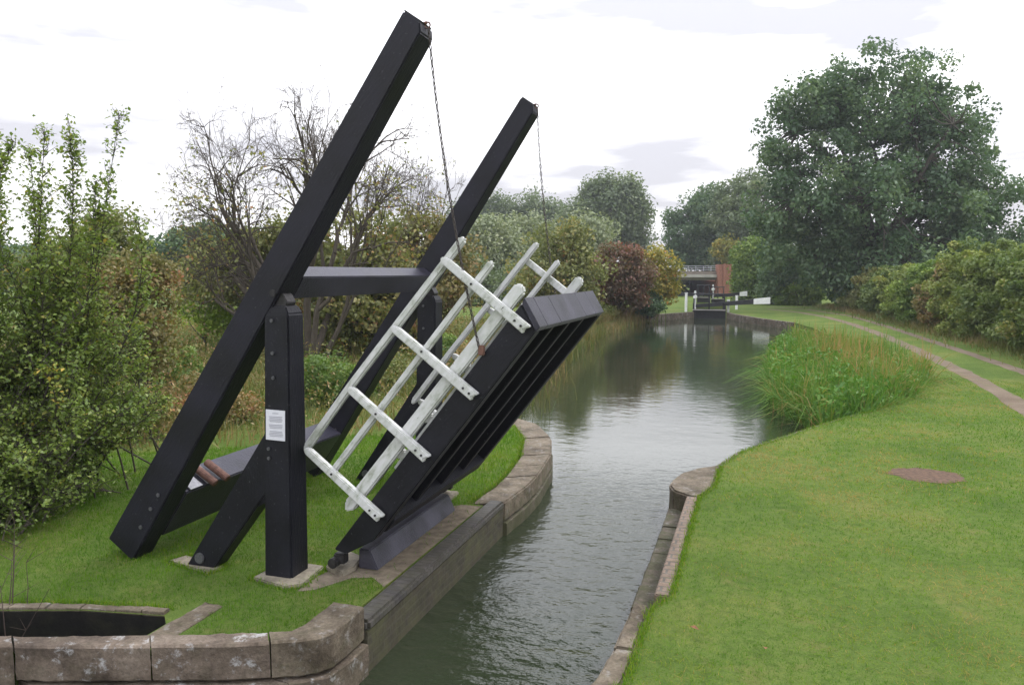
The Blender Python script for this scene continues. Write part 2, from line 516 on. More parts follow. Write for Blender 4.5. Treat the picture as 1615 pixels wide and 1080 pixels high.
def mat_path():
    m, t, o = new_mat('gravel_path')
    g = t.nodes.new('ShaderNodeNewGeometry'); P = g.outputs['Position']
    a = noise(t, 1.2, 5, 0.6, vec=P); b = noise(t, 60, 4, 0.7, vec=P)
    c = ramp(t, a, [(0.3, (0.135, 0.102, 0.074)), (0.7, (0.210, 0.166, 0.122))])
    c = mixc(t, 0.7, c, ramp(t, b, [(0.3, (0.55, 0.55, 0.55)), (0.6, (1.1, 1.1, 1.1))]), 'MULTIPLY')
    w = noise(t, 3.5, 5, 0.7, vec=P, loc=(2, 5, 0))
    c = mixc(t, ramp(t, w, [(0.58, (0, 0, 0)), (0.68, (0.8, 0.8, 0.8))]), c, (0.11, 0.13, 0.04))
    pbsdf(t, o, c, 0.95, bump(t, b, 0.5, 0.01), spec=0.1)
    return m
M['path'] = mat_path()

def mat_water():
    m, t, o = new_mat('canal_water')
    g = t.nodes.new('ShaderNodeNewGeometry'); P = g.outputs['Position']
    sp = t.nodes.new('ShaderNodeSeparateXYZ'); t.links.new(P, sp.inputs[0])
    w1 = noise(t, 3.6, 3, 0.5, vec=P, stretch=(0.8, 1.0, 1))
    w2 = noise(t, 9.0, 4, 0.6, vec=P, stretch=(0.9, 1.1, 1), loc=(3, 1, 0))
    w3 = noise(t, 0.55, 2, 0.5, vec=P, loc=(9, 4, 0))
    mr = t.nodes.new('ShaderNodeMapRange'); mr.interpolation_type = 'SMOOTHSTEP'
    mr.inputs[1].default_value = 3.5; mr.inputs[2].default_value = 15.0; mr.inputs[3].default_value = 1.1; mr.inputs[4].default_value = 0.06
    t.links.new(sp.outputs[1], mr.inputs[0])
    ma = t.nodes.new('ShaderNodeMath'); ma.operation = 'MULTIPLY_ADD'; ma.inputs[1].default_value = 0.32
    t.links.new(w2, ma.inputs[0]); t.links.new(w1, ma.inputs[2])
    mb = t.nodes.new('ShaderNodeMath'); mb.operation = 'MULTIPLY'
    t.links.new(ma.outputs[0], mb.inputs[0]); t.links.new(mr.outputs[0], mb.inputs[1])
    mc = t.nodes.new('ShaderNodeMath'); mc.operation = 'MULTIPLY_ADD'; mc.inputs[1].default_value = 0.10
    t.links.new(w3, mc.inputs[0]); t.links.new(mb.outputs[0], mc.inputs[2])
    c = ramp(t, noise(t, 0.4, 3, 0.5, vec=P), [(0.3, (0.021, 0.029, 0.014)), (0.7, (0.029, 0.037, 0.020))])
    p = pbsdf(t, o, c, 0.02, bump(t, mc.outputs[0], 0.6, 0.11), spec=0.5)
    p.inputs['IOR'].default_value = 1.55
    return m
M['water'] = mat_water()

LEAF_GAIN = 1.85
def mat_leaf(name, stops, trans=0.3, gloss=0.03):
    m, t, o = new_mat(name)
    stops = [(p_, tuple(min(0.8, v_ * k_ * LEAF_GAIN) for v_, k_ in zip(c_, (1.12, 1.0, 0.84)))) for p_, c_ in stops]
    at_ = t.nodes.new('ShaderNodeAttribute'); at_.attribute_name = 'v'
    c = ramp(t, at_.outputs['Fac'], stops)
    d = t.nodes.new('ShaderNodeBsdfDiffuse'); t.links.new(c, d.inputs[0])
    tr = t.nodes.new('ShaderNodeBsdfTranslucent')
    t.links.new(mixc(t, 1.0, c, (1.15, 1.25, 0.7), 'MULTIPLY'), tr.inputs[0])
    mx = t.nodes.new('ShaderNodeMixShader'); mx.inputs[0].default_value = trans
    t.links.new(d.outputs[0], mx.inputs[1]); t.links.new(tr.outputs[0], mx.inputs[2])
    gl = t.nodes.new('ShaderNodeBsdfGlossy'); gl.inputs['Roughness'].default_value = 0.45; gl.inputs[0].default_value = (0.8, 0.8, 0.8, 1)
    m2 = t.nodes.new('ShaderNodeMixShader'); m2.inputs[0].default_value = gloss
    t.links.new(mx.outputs[0], m2.inputs[1]); t.links.new(gl.outputs[0], m2.inputs[2])
    t.links.new(m2.outputs[0], o.inputs[0])
    return m
M['l_near'] = mat_leaf('near_bush_leaf', [(0.0, (0.048, 0.086, 0.024)), (0.45, (0.084, 0.132, 0.033)), (0.8, (0.125, 0.165, 0.042)), (0.97, (0.24, 0.20, 0.05))])
M['l_ash'] = mat_leaf('ash_leaf', [(0.0, (0.028, 0.058, 0.034)), (0.5, (0.046, 0.086, 0.048)), (0.9, (0.076, 0.118, 0.064))], 0.32)
LEAF_GAIN = 2.25
M['l_olive'] = mat_leaf('olive_leaf', [(0.0, (0.050, 0.066, 0.026)), (0.5, (0.082, 0.098, 0.038)), (0.85, (0.120, 0.112, 0.046)), (1.0, (0.16, 0.090, 0.048))])
M['l_brown'] = mat_leaf('russet_leaf', [(0.0, (0.055, 0.060, 0.026)), (0.4, (0.085, 0.082, 0.036)), (0.75, (0.115, 0.080, 0.042)), (1.0, (0.15, 0.075, 0.045))])
LEAF_GAIN = 1.75
M['l_red'] = mat_leaf('red_leaf', [(0.0, (0.050, 0.055, 0.030)), (0.35, (0.080, 0.062, 0.042)), (0.75, (0.105, 0.055, 0.048)), (1.0, (0.15, 0.055, 0.048))])
M['l_yellow'] = mat_leaf('yellowing_leaf', [(0.0, (0.070, 0.090, 0.025)), (0.5, (0.14, 0.145, 0.035)), (0.85, (0.24, 0.19, 0.045)), (1.0, (0.32, 0.15, 0.05))])
M['l_poplar'] = mat_leaf('poplar_leaf', [(0.0, (0.048, 0.075, 0.048)), (0.5, (0.074, 0.106, 0.066)), (1.0, (0.110, 0.145, 0.090))], 0.35)
M['l_willow'] = mat_leaf('willow_leaf', [(0.0, (0.085, 0.115, 0.078)), (0.5, (0.125, 0.160, 0.110)), (1.0, (0.175, 0.205, 0.150))], 0.25)
M['l_green'] = mat_leaf('green_shrub_leaf', [(0.0, (0.045, 0.085, 0.025)), (0.5, (0.080, 0.135, 0.035)), (1.0, (0.14, 0.19, 0.05))])
M['l_hedge'] = mat_leaf('hedge_leaf', [(0.0, (0.044, 0.078, 0.026)), (0.45, (0.072, 0.108, 0.036)), (0.85, (0.100, 0.138, 0.045)), (1.0, (0.140, 0.145, 0.052))])
M['l_hedgey'] = mat_leaf('yellow_hedge_leaf', [(0.0, (0.055, 0.088, 0.026)), (0.45, (0.092, 0.128, 0.036)), (0.85, (0.130, 0.165, 0.048)), (1.0, (0.165, 0.165, 0.055))])
M['l_lime'] = mat_leaf('lime_leaf', [(0.0, (0.10, 0.17, 0.030)), (0.5, (0.15, 0.24, 0.04)), (1.0, (0.22, 0.29, 0.06))])
LEAF_GAIN = 1.2
M['bl_lawn'] = mat_leaf('lawn_blade', [(0.0, (0.040, 0.118, 0.008)), (0.5, (0.084, 0.188, 0.014)), (0.85, (0.160, 0.212, 0.034)), (1.0, (0.25, 0.20, 0.085))], 0.3, 0.0)
M['bl_reed'] = mat_leaf('reed_blade', [(0.0, (0.045, 0.130, 0.018)), (0.45, (0.085, 0.190, 0.030)), (0.7, (0.150, 0.185, 0.045)), (1.0, (0.27, 0.19, 0.09))], 0.3)
M['bl_rough'] = mat_leaf('rough_blade', [(0.0, (0.060, 0.105, 0.025)), (0.4, (0.115, 0.125, 0.040)), (0.7, (0.21, 0.165, 0.085)), (1.0, (0.29, 0.20, 0.12))], 0.25)

def mat_bark(name, c):
    m, t, o = new_mat(name)
    a = noise(t, 5, 6, 0.7, coord='World', stretch=(2.5, 2.5, 0.6))
    pbsdf(t, o, ramp(t, a, [(0.3, tuple(x * 0.55 for x in c)), (0.7, c)]), 0.9, bump(t, a, 0.6, 0.03), spec=0.15)
    return m
M['bark'] = mat_bark('grey_bark', (0.095, 0.082, 0.066))
M['twig'] = mat_bark('bare_twig', (0.105, 0.088, 0.070))
M['darkbark'] = mat_bark('dark_bark', (0.05, 0.043, 0.035))

# ------------------------------------------------------------------ ground, canal, water
Z_W = -0.45
left_in = [(-7.4, -40), (-7.4, 0), (-7.12, 2.15), (-6.83, 3.35), (-6.25, 3.93), (-5.48, 4.28), (-4.9, 4.46), (-4.37, 4.64), (-3.8, 4.83), (-3.42, 5.0), (-3.25, 5.2), (-3.24, 9.05),
           (-3.46, 9.06), (-3.43, 10.2), (-3.58, 11.6), (-3.90, 12.95), (-4.42, 14.1), (-5.1, 14.75), (-5.75, 15.25),
           (-6.15, 18.7), (-7.0, 23.7), (-7.8, 31), (-8.7, 43), (-8.4, 50), (-7.3, 54.5), (-5.9, 57.8), (-4.75, 59.6), (-5.9, 78)]
right_in = [(-3.3, 78), (-2.2, 59.6), (-1.5, 56.8), (0.2, 52.2), (1.95, 48.6), (2.7, 44), (3.4, 35), (4.1, 28.5), (4.35, 24.5), (3.45, 20.0), (2.22, 17.75), (0.95, 15.45), (-0.20, 13.15),
            (-0.50, 11.95), (-0.55, 10.6), (-0.70, 10.2), (-0.70, 6.95), (-0.85, 6.6), (-0.86, 5.3), (-1.1, 4.75), (-1.65, 4.15), (-2.3, 3.1), (-2.7, 0), (-2.7, -40)]
slot = [(-7.3, 4.38), (-6.55, 4.78), (-6.05, 4.94), (-5.5, 5.12), (-4.75, 5.24), (-4.63, 5.12), (-4.63, 4.66), (-4.9, 4.545), (-5.5, 4.345), (-6.25, 3.985), (-6.65, 3.56), (-6.95, 3.72)]

def ground_sheet():
    bm = bmesh.new()
    outer = [(-500, -40)] + left_in + right_in + [(500, -40), (500, 900), (-500, 900)]
    loops = [[Vector((x, y, 0)) for x, y in outer], [Vector((x, y, 0)) for x, y in slot]]
    tris = tessellate_polygon(loops)
    flat = [v for l in loops for v in l]
    vs = [bm.verts.new(v) for v in flat]
    for tr in tris:
        try: bm.faces.new([vs[i] for i in tr])
        except ValueError: pass
    # earth banks down to the canal bed, and the sides of the slot
    def skirt(pts, closed, depth):
        a = [bm.verts.new((x, y, 0)) for x, y in pts]
        b = [bm.verts.new((x, y, -depth)) for x, y in pts]
        n = len(pts)
        for i in range(n if closed else n - 1):
            j = (i + 1) % n
            bm.faces.new((a[i], a[j], b[j], b[i]))
    skirt(left_in + right_in, False, 1.6)
    me = bpy.data.meshes.new("ground")
    for f in bm.faces:
        f.normal_update()
        if abs(f.normal.z) > 0.9 and f.normal.z < 0: f.normal_flip()
    bm.to_mesh(me); bm.free()
    o = bpy.data.objects.new("ground", me); COL.objects.link(o)
    me.materials.append(M['turf'])
    finish(o, kind='structure', label='mown green grass banks on both sides of the canal', cat='ground')
ground_sheet()

def sheet(name, poly, z, mat, label, cat, kind='structure'):
    bm = bmesh.new()
    tris = tessellate_polygon([[Vector((x, y, 0)) for x, y in poly]])
    vs = [bm.verts.new((x, y, z)) for x, y in poly]
    for tr in tris:
        f = bm.faces.new([vs[i] for i in tr]); f.normal_update()
        if f.normal.z < 0: f.normal_flip()
    me = bpy.data.meshes.new(name); bm.to_mesh(me); bm.free()
    o = bpy.data.objects.new(name, me); COL.objects.link(o); me.materials.append(mat)
    return finish(o, kind=kind, label=label, cat=cat)

sheet('water', [(-14, -39.9), (12, -39.9), (12, 59.7), (-14, 59.7)], Z_W, M['water'], 'calm grey green canal water running to the distant lock', 'water')
sheet('canal_bed', [(-14, -39.9), (12, -39.9), (12, 90), (-14, 90)], -1.58, M['soil'], 'muddy bed under the canal water', 'ground')

def ribbon(name, cl, width, z, mat, label):
    L_, R_ = [], []
    n = len(cl)
    # resample with a wavering edge
    pts = []
    for i in range(n - 1):
        a, b = Vector(cl[i]), Vector(cl[i + 1])
        m_ = max(2, int((b - a).length / 0.5))
        pts += [a.lerp(b, k / m_) for k in range(m_)]
    pts.append(Vector(cl[-1]))
    for i, p in enumerate(pts):
        d = (pts[min(i + 1, len(pts) - 1)] - pts[max(i - 1, 0)]).normalized()
        nrm = Vector((-d.y, d.x))
        L_.append(p + nrm * width * (0.5 + random.uniform(-0.09, 0.09)))
        R_.append(p - nrm * width * (0.5 + random.uniform(-0.09, 0.09)))
    return sheet(name, [tuple(v) for v in L_ + R_[::-1]], z, mat, label, 'path')
ribbon('towpath_rut', [(5.0, -10), (5.25, 8), (5.42, 17.8), (5.62, 21.5), (5.72, 26), (5.66, 33), (5.5, 40), (5.0, 48), (4.2, 55), (2.8, 61), (0.6, 66)], 0.52, 0.004, M['path'], 'bare gravel wheel rut of the towpath nearer the water')
ribbon('towpath_rut', [(7.0, -10), (7.2, 8), (7.45, 18), (7.42, 26.2), (7.14, 34.1), (6.61, 46.4), (5.79, 57.3), (3.6, 66), (1.0, 70)], 0.42, 0.004, M['path'], 'bare gravel wheel rut of the towpath nearer the hedge')

def blob_poly(cx, cy, rx, ry, n=26, jit=0.14):
    return [(cx + rx * math.cos(2 * math.pi * k / n) * (1 + random.uniform(-jit, jit)), cy + ry * math.sin(2 * math.pi * k / n) * (1 + random.uniform(-jit, jit))) for k in range(n)]
sheet('bare_soil', blob_poly(2.36, 12.35, 0.50, 0.42), 0.004, M['soil'], 'round brown bare patch in the lawn beside the towpath', 'soil')
sheet('trodden_soil', [(-3.96, 6.02), (-3.83, 6.10), (-3.64, 6.46), (-3.45, 6.52), (-3.25, 6.35), (-3.243, 9.0), (-3.5, 8.98), (-3.72, 8.75), (-3.74, 6.85), (-3.92, 6.6), (-4.0, 6.3)], 0.004, M['trod'], 'brown trodden earth strip under the black edge timber', 'soil')

# ---- masonry of the banks
def strip_wall(bm, path, depth_top, depth_bot, thick):
    pass

def coping(bm, outer, inner, z0, z1, bevel=0.03, rough=1.0, round_ends=False):
    """one block of stone between outer and inner edge polylines (same length)"""
    pts = list(outer) + list(inner)[::-1]
    b = bmesh.new()
    lo = [b.verts.new((x, y, z0)) for x, y in pts]
    hi = [b.verts.new((x, y, z1)) for x, y in pts]
    b.faces.new(lo[::-1]); b.faces.new(hi)
    n = len(pts)
    for i in range(n):
        j = (i + 1) % n
        b.faces.new((lo[i], lo[j], hi[j], hi[i]))
    bmesh.ops.recalc_face_normals(b, faces=b.faces)
    m_ = len(outer)
    ends = set() if round_ends else {lo[0], hi[0], lo[-1], hi[-1]} 
    ends2 = set() if round_ends else {lo[m_ - 1], hi[m_ - 1], lo[m_], hi[m_]}
    if bevel:
        bmesh.ops.bevel(b, geom=[e for e in b.edges if e.calc_face_angle(0) > 0.35 and not all(v in ends for v in e.verts) and not all(v in ends2 for v in e.verts)], offset=bevel * 0.7, segments=1 if bevel < 0.03 else 2, affect='EDGES', clamp_overlap=True)
    bmesh.ops.triangulate(b, faces=[f for f in b.faces if len(f.verts) > 4])
    for it in range(5):
        es = [e for e in b.edges if e.calc_length() > 0.075]
        if not es or len(b.verts) > 6000: break
        bmesh.ops.subdivide_edges(b, edges=es, cuts=1, use_grid_fill=True)
    bmesh.ops.triangulate(b, faces=b.faces)
    b.normal_update()
    for v in b.verts:
        c_ = v.co
        d_ = mnoise.noise(c_ * 4.0) * 0.007 + mnoise.noise(c_ * 13.0) * 0.006 + mnoise.noise(c_ * 31.0) * 0.006
        v.co = c_ + v.normal * (d_ - 0.006) * (rough if c_.z > -0.5 else 1.0)
    b.normal_update()
    for f in b.faces: f.smooth = True
    for e in b.edges: e.smooth = e.calc_face_angle(0) < 0.42
    merge(bm, b)

def lerp2(a, b, t): return (a[0] + (b[0] - a[0]) * t, a[1] + (b[1] - a[1]) * t)

def polyline_at(pl, s):
    for i in range(len(pl) - 1):
        d = math.dist(pl[i], pl[i + 1])
        if s <= d or i == len(pl) - 2:
            return lerp2(pl[i], pl[i + 1], min(1, s / d))
        s -= d

def plen(pl): return sum(math.dist(pl[i], pl[i + 1]) for i in range(len(pl) - 1))

def block_run(parent, out_pl, in_pl, cuts, z0, z1, mat, bevel, name='coping_stone', jit=0.0):
    """stones laid end to end between two polylines; cuts are fractions"""
    lo, li = plen(out_pl), plen(in_pl)
    for a, b in zip(cuts[:-1], cuts[1:]):
        e = 0.002 / lo
        ts = np.linspace(a + e, b - e, 4)
        bm = bmesh.new()
        dz = random.uniform(-jit, jit)
        coping(bm, [polyline_at(out_pl, t_ * lo) for t_ in ts], [polyline_at(in_pl, t_ * li) for t_ in ts], z0, z1 + dz, bevel)
        obj(name, bm, mat, parent)

# left wing wall at the foot of the picture
wing = thing('wing_wall', (-5.0, 5.0, 0), 'weathered brown stone wing wall with rounded coping across the near left corner', 'wall')
w_out = [(-7.3, 0), (-7.05, 2.1), (-6.75, 3.28), (-6.2, 3.85), (-5.44, 4.20), (-4.85, 4.37), (-4.3, 4.555), (-3.71, 4.75), (-3.45, 4.87)]
w_in = [(-7.5, 0), (-7.23, 2.2), (-6.92, 3.42), (-6.3, 4.02), (-5.51, 4.36), (-4.96, 4.54), (-4.44, 4.72), (-3.91, 4.91), (-3.58, 5.03)]
block_run(wing, w_out, w_in, [0, 0.2, 0.36, 0.50, 0.655, 0.73], -0.26, 0.13, M['stone'], 0.028, jit=0.005)
block_run(wing, w_out, w_in, [0.73, 0.875, 1.0], -0.165, 0.13, M['stone'], 0.028, jit=0.004)
bm = bmesh.new()
coping(bm, [(-3.445, 4.872), (-3.26, 4.965), (-3.14, 5.05), (-3.085, 5.15), (-3.075, 5.4), (-3.08, 5.655)],
       [(-3.575, 5.032), (-3.42, 5.10), (-3.39, 5.2), (-3.385, 5.35), (-3.38, 5.5), (-3.38, 5.655)], -0.165, 0.132, 0.022, 0.6)
obj('coping_stone', bm, M['palestone'], wing)
w_out2 = [(x + 0.01, y - 0.03) for x, y in w_out[:-1]] + [(-3.43, 4.83), (-3.22, 4.93), (-3.07, 5.06), (-3.035, 5.2), (-3.035, 5.655)]
w_in2 = w_in[:-1] + [(-3.58, 5.03), (-3.44, 5.1), (-3.36, 5.2), (-3.33, 5.3), (-3.33, 5.655)]
block_run(wing, w_out2, w_in2, [0, 0.18, 0.34, 0.48, 0.60, 0.655], -1.3, -0.272, M['stone'], 0.02, name='wall_stone')
block_run(wing, w_out2, w_in2, [0.655, 0.78, 0.89, 1.0], -1.3, -0.178, M['stone'], 0.02, name='wall_stone')
# stone edge of the dry slot behind the wall
bm = bmesh.new()
coping(bm, [(-4.615, 4.68), (-4.61, 5.2), (-4.60, 5.56)], [(-4.38, 4.76), (-4.385, 5.2), (-4.39, 5.54)], -0.3, 0.016, 0.012)
obj('paving_stone', bm, M['palestone'], wing)
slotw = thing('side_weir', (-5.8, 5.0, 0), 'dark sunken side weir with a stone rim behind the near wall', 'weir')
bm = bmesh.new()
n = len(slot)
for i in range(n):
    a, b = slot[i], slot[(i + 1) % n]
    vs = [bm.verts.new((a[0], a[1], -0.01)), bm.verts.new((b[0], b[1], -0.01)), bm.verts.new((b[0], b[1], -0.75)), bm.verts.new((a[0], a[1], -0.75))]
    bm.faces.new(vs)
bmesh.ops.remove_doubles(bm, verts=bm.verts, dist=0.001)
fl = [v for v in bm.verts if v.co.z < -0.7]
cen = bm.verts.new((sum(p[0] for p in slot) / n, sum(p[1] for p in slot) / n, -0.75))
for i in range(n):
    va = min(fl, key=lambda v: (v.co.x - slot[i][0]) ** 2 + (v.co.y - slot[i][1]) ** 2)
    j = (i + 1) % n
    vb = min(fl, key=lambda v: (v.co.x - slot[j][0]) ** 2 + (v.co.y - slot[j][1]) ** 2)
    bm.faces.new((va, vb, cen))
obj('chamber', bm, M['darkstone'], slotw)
rim_o = [(-7.3, 4.39), (-6.55, 4.79), (-6.05, 4.95), (-5.5, 5.13), (-4.76, 5.245)]
rim_i = [(-7.36, 4.50), (-6.6, 4.89), (-6.08, 5.05), (-5.52, 5.225), (-4.77, 5.335)]
block_run(slotw, rim_o, rim_i, [0, .13, .24, .37, .48, .6, .71, .83, .92, 1.0], -0.08, 0.025, M['palestone'], 0.012, name='rim_stone', jit=0.012)

# narrows, left side: brick wall with blue brick edging then a curved stone run
leftwall = thing('canal_wall', (-3.1, 8, 0), 'brick canal wall with blue brick edging and curved stone end below the drawbridge', 'wall')
bm = bmesh.new(); box(bm, (-3.16, 7.482, -0.72), (0.20, 3.636, 1.26), 0.004); obj('brick_face', bm, M['wallbrick'], leftwall)
bm = bmesh.new(); box(bm, (-3.145, 7.483, -0.045), (0.205, 3.645, 0.10), 0.028); obj('brick_edging', bm, M['bluebrick'], leftwall)
c_out = [(-3.03, 9.31), (-2.98, 10.1), (-3.0, 10.81), (-3.14, 12.04), (-3.44, 13.22), (-4.0, 14.35), (-4.75, 15.05), (-5.45, 15.45)]
c_in = [(-3.43, 9.08), (-3.40, 10.0), (-3.43, 10.6), (-3.56, 11.7), (-3.88, 12.95), (-4.40, 14.05), (-5.08, 14.72), (-5.73, 15.22)]
cc = [0, .10, .2, .29, .39, .49, .58, .67, .76, .86, 1.0]
block_run(leftwall, c_out, c_in, cc, -0.27, 0.0, M['palestone'], 0.03, jit=0.012)
c_out2 = [(x + 0.02, y) for x, y in c_out]
block_run(leftwall, c_out2, c_in, [0, .16, .33, .5, .66, .82, 1.0], -1.3, -0.28, M['ledgestone'], 0.02, name='wall_stone')

# narrows, right side: sunken deck ledge, brick coping, big end stones
rightwall = thing('canal_wall', (-0.9, 8, 0), 'stone canal wall with sunken ledge and reddish brick coping along the right hand lawn', 'wall')
bm = bmesh.new(); box(bm, (-0.775, 8.60, -0.35), (0.14, 3.30, 0.70), 0.012); obj('brick_coping', bm, M['redcoping'], rightwall)
block_run(rightwall, [(-1.09, 6.72), (-1.10, 8.5), (-1.11, 10.46)], [(-0.85, 6.72), (-0.85, 8.5), (-0.85, 10.46)], [0, .12, .27, .4, .55, .68, .8, 1.0], -1.3, -0.26, M['ledgestone'], 0.025, name='ledge_stone', jit=0.025)
bm = bmesh.new()
coping(bm, [(-0.835, 10.30), (-1.05, 10.5), (-1.13, 10.75), (-1.12, 11.1), (-1.03, 11.45), (-0.85, 11.80), (-0.6, 12.05)], [(-0.70, 10.29), (-0.62, 10.5), (-0.555, 10.8), (-0.535, 11.1), (-0.52, 11.45), (-0.50, 11.75), (-0.5, 11.97)], -0.42, 0.0, 0.035)
obj('end_stone', bm, M['palestone'], rightwall)
bm = bmesh.new()
coping(bm, [(-0.86, 10.49), (-1.06, 10.53), (-1.10, 10.75), (-1.10, 11.1), (-1.01, 11.45), (-0.83, 11.78), (-0.6, 12.0)], [(-0.62, 10.49), (-0.61, 10.55), (-0.60, 10.8), (-0.6, 11.1), (-0.58, 11.45), (-0.55, 11.75), (-0.52, 11.97)], -1.3, -0.43, 0.02)
obj('wall_stone', bm, M['ledgestone'], rightwall)
n_out = [(-1.0, 6.70), (-1.02, 5.95), (-1.07, 5.3), (-1.30, 4.78), (-1.85, 4.22), (-2.5, 3.1), (-2.95, 0)]
n_in = [(-0.85, 6.70), (-0.85, 5.95), (-0.86, 5.3), (-1.1, 4.75), (-1.65, 4.15), (-2.3, 3.1), (-2.71, 0)]
block_run(rightwall, n_out, n_in, [0, .115, .215, .30, .42, .6, .8, 1.0], -1.3, -0.01, M['palestone'], 0.03, jit=0.01)
# low stone kerb holding the lawn edge beyond the end stone
kerb = [(-0.52, 11.98), (-0.22, 13.13), (0.93, 15.42), (2.2, 17.72), (3.43, 19.97)]
kerb_o = [(-0.60, 12.06), (-0.30, 13.16), (0.86, 15.47), (2.13, 17.77), (3.36, 20.02)]
block_run(rightwall, kerb_o, kerb, list(np.linspace(0, 1, 11)), -1.2, -0.012, M['ledgestone'], 0.015, name='edge_stone', jit=0.01)

# ------------------------------------------------------------------ the lift bridge
BR = thing('lift_bridge', (-4.28, 8.0, 0), 'black and white timber lift bridge raised open beside the canal', 'lift bridge')
bu = Vector((math.cos(BEAM_A), math.sin(BEAM_A))); bn = Vector((bu.y, -bu.x))
TIP = Vector((-2.92, 5.09))
BEAM_LEN = (TIP - Vector((-6.33, 0.21))).dot(bu)
def bp(s, n_):            # s metres back from the tip along the beam, n_ below its upper edge
    q = TIP - bu * s + bn * n_
    return (q.x, q.y)
def beam_h(s): return 0.235 + (0.365 - 0.235) * s / BEAM_LEN

NEAR_Y, FAR_Y = 6.21, 9.62
def bolt(parent, x, y, z, r=0.022, face=-1, mat='boltgrey', axis='Y'):
    bm = bmesh.new()
    if axis == 'Y': cyl(bm, (x, y, z), (x, y + face * 0.018, z), r, 10, bevel=0.004)
    else: cyl(bm, (x, y, z), (x + face * 0.018, y, z), r, 10, bevel=0.004)
    return obj('bolt', bm, M[mat], parent)

for side, Y0 in (('near', NEAR_Y), ('far', FAR_Y)):
    Y1 = Y0 + 0.29
    # post
    bm = bmesh.new()
    b = bmesh.new()
    X0b, X1b, X0t, X1t = -4.44, -4.14, -4.37, -4.11
    zs = [(0.0, X0b, X1b, Y0, Y1), (2.52, X0t, X1t, Y0 + 0.005, Y1 - 0.03), (2.60, X0t + 0.008, X1t - 0.035, Y0 + 0.012, Y1 - 0.06)]
    rings = [[b.verts.new(p) for p in ((x0, y0, z), (x1, y0, z), (x1, y1, z), (x0, y1, z))] for z, x0, x1, y0, y1 in zs]
    for a_, c_ in zip(rings[:-1], rings[1:]):
        for i in range(4):
            j = (i + 1) % 4
            b.faces.new((a_[i], a_[j], c_[j], c_[i]))
    b.faces.new(rings[0][::-1]); b.faces.new(rings[-1])
    bmesh.ops.bevel(b, geom=list(b.edges), offset=0.014, segments=2, affect='EDGES', clamp_overlap=True)
    merge(bm, b)
    post = obj('post', bm, M['post'], BR)
    for (zb) in (1.93, 2.16, 2.46) + ((1.26, 1.17) if side == 'near' else ()):
        bolt(post, -4.28 if zb > 1.5 else -4.35, Y0 - 0.001, zb, 0.017)
    # raking brace
    bm = bmesh.new()
    prism(bm, [(-5.37, 0.0), (-5.05, 0.0), (-4.40, 0.84), (-4.395, 1.43)], Y0 + 0.035, Y1 - 0.04, 0.012)
    br_ = obj('brace', bm, M['post'], BR)
    bm = bmesh.new(); cyl(bm, (-5.20, Y0 + 0.036, 0.10), (-5.20, Y0 + 0.012, 0.10), 0.055, 12, bevel=0.006); obj('bolt_plate', bm, M['boltgrey'], br_)
    bm = bmesh.new(); prism(bm, [(-4.62, 0.62), (-4.44, 0.72), (-4.44, 0.90), (-4.56, 0.84)], Y0 + 0.05, Y1 - 0.06, 0.008); obj('brace_block', bm, M['post'], br_)
    # balance beam, tapering to its tip
    bm = bmesh.new()
    prism(bm, [bp(0, 0), bp(0.0, 0.18), bp(0.07, beam_h(0)), bp(BEAM_LEN * 0.5, beam_h(BEAM_LEN * 0.5)), bp(BEAM_LEN, beam_h(BEAM_LEN)), bp(BEAM_LEN, 0)], Y0, Y1 - 0.02, 0.012)
    beam = obj('balance_beam', bm, M['beam'], BR)
    bm = bmesh.new()      # iron tip plate
    q0, q1 = bp(-0.012, 0.0), bp(-0.012, 0.17); q2, q3 = bp(0.0005, 0.17), bp(0.0005, 0.0)
    prism(bm, [q0, q1, q2, q3], Y0 + 0.01, Y1 - 0.03, 0.003)
    obj('tip_plate', bm, M['iron'], beam)
    bm = bmesh.new()
    q = bp(0.0, 0.155); cyl(bm, (q[0] - 0.02, Y0 + 0.13, q[1] + 0.0), (q[0] + 0.03, Y0 + 0.13, q[1] + 0.012), 0.014, 10)
    for k in range(12):
        a0, a1 = 2 * math.pi * k / 12, 2 * math.pi * (k + 1) / 12
        cyl(bm, (q[0] + 0.035 + 0.025 * math.cos(a0), Y0 + 0.13, q[1] + 0.025 * math.sin(a0) - 0.01), (q[0] + 0.035 + 0.025 * math.cos(a1), Y0 + 0.13, q[1] + 0.025 * math.sin(a1) - 0.01), 0.007, 6)
    obj('ring_bolt', bm, M['rust'], beam)
    bm = bmesh.new()      # trunnion bearing under the beam at the post top
    cyl(bm, (-4.265, Y0 - 0.008, 2.715), (-4.265, Y1 + 0.01, 2.715), 0.034, 16, bevel=0.006)
    obj('trunnion', bm, M['iron'], beam)
    bm = bmesh.new()
    prism(bm, [(-4.33, 2.585), (-4.16, 2.585), (-4.14, 2.63), (-4.18, 2.70), (-4.24, 2.73), (-4.34, 2.66)], Y0 + 0.04, Y1 - 0.10, 0.006)
    obj('bearing_block', bm, M['iron'], beam)
    for s in (BEAM_LEN - 0.38, BEAM_LEN - 0.62, BEAM_LEN - 0.80):
        q = bp(s, beam_h(s) * 0.72); bolt(beam, q[0], Y0 - 0.001, q[1], 0.02)

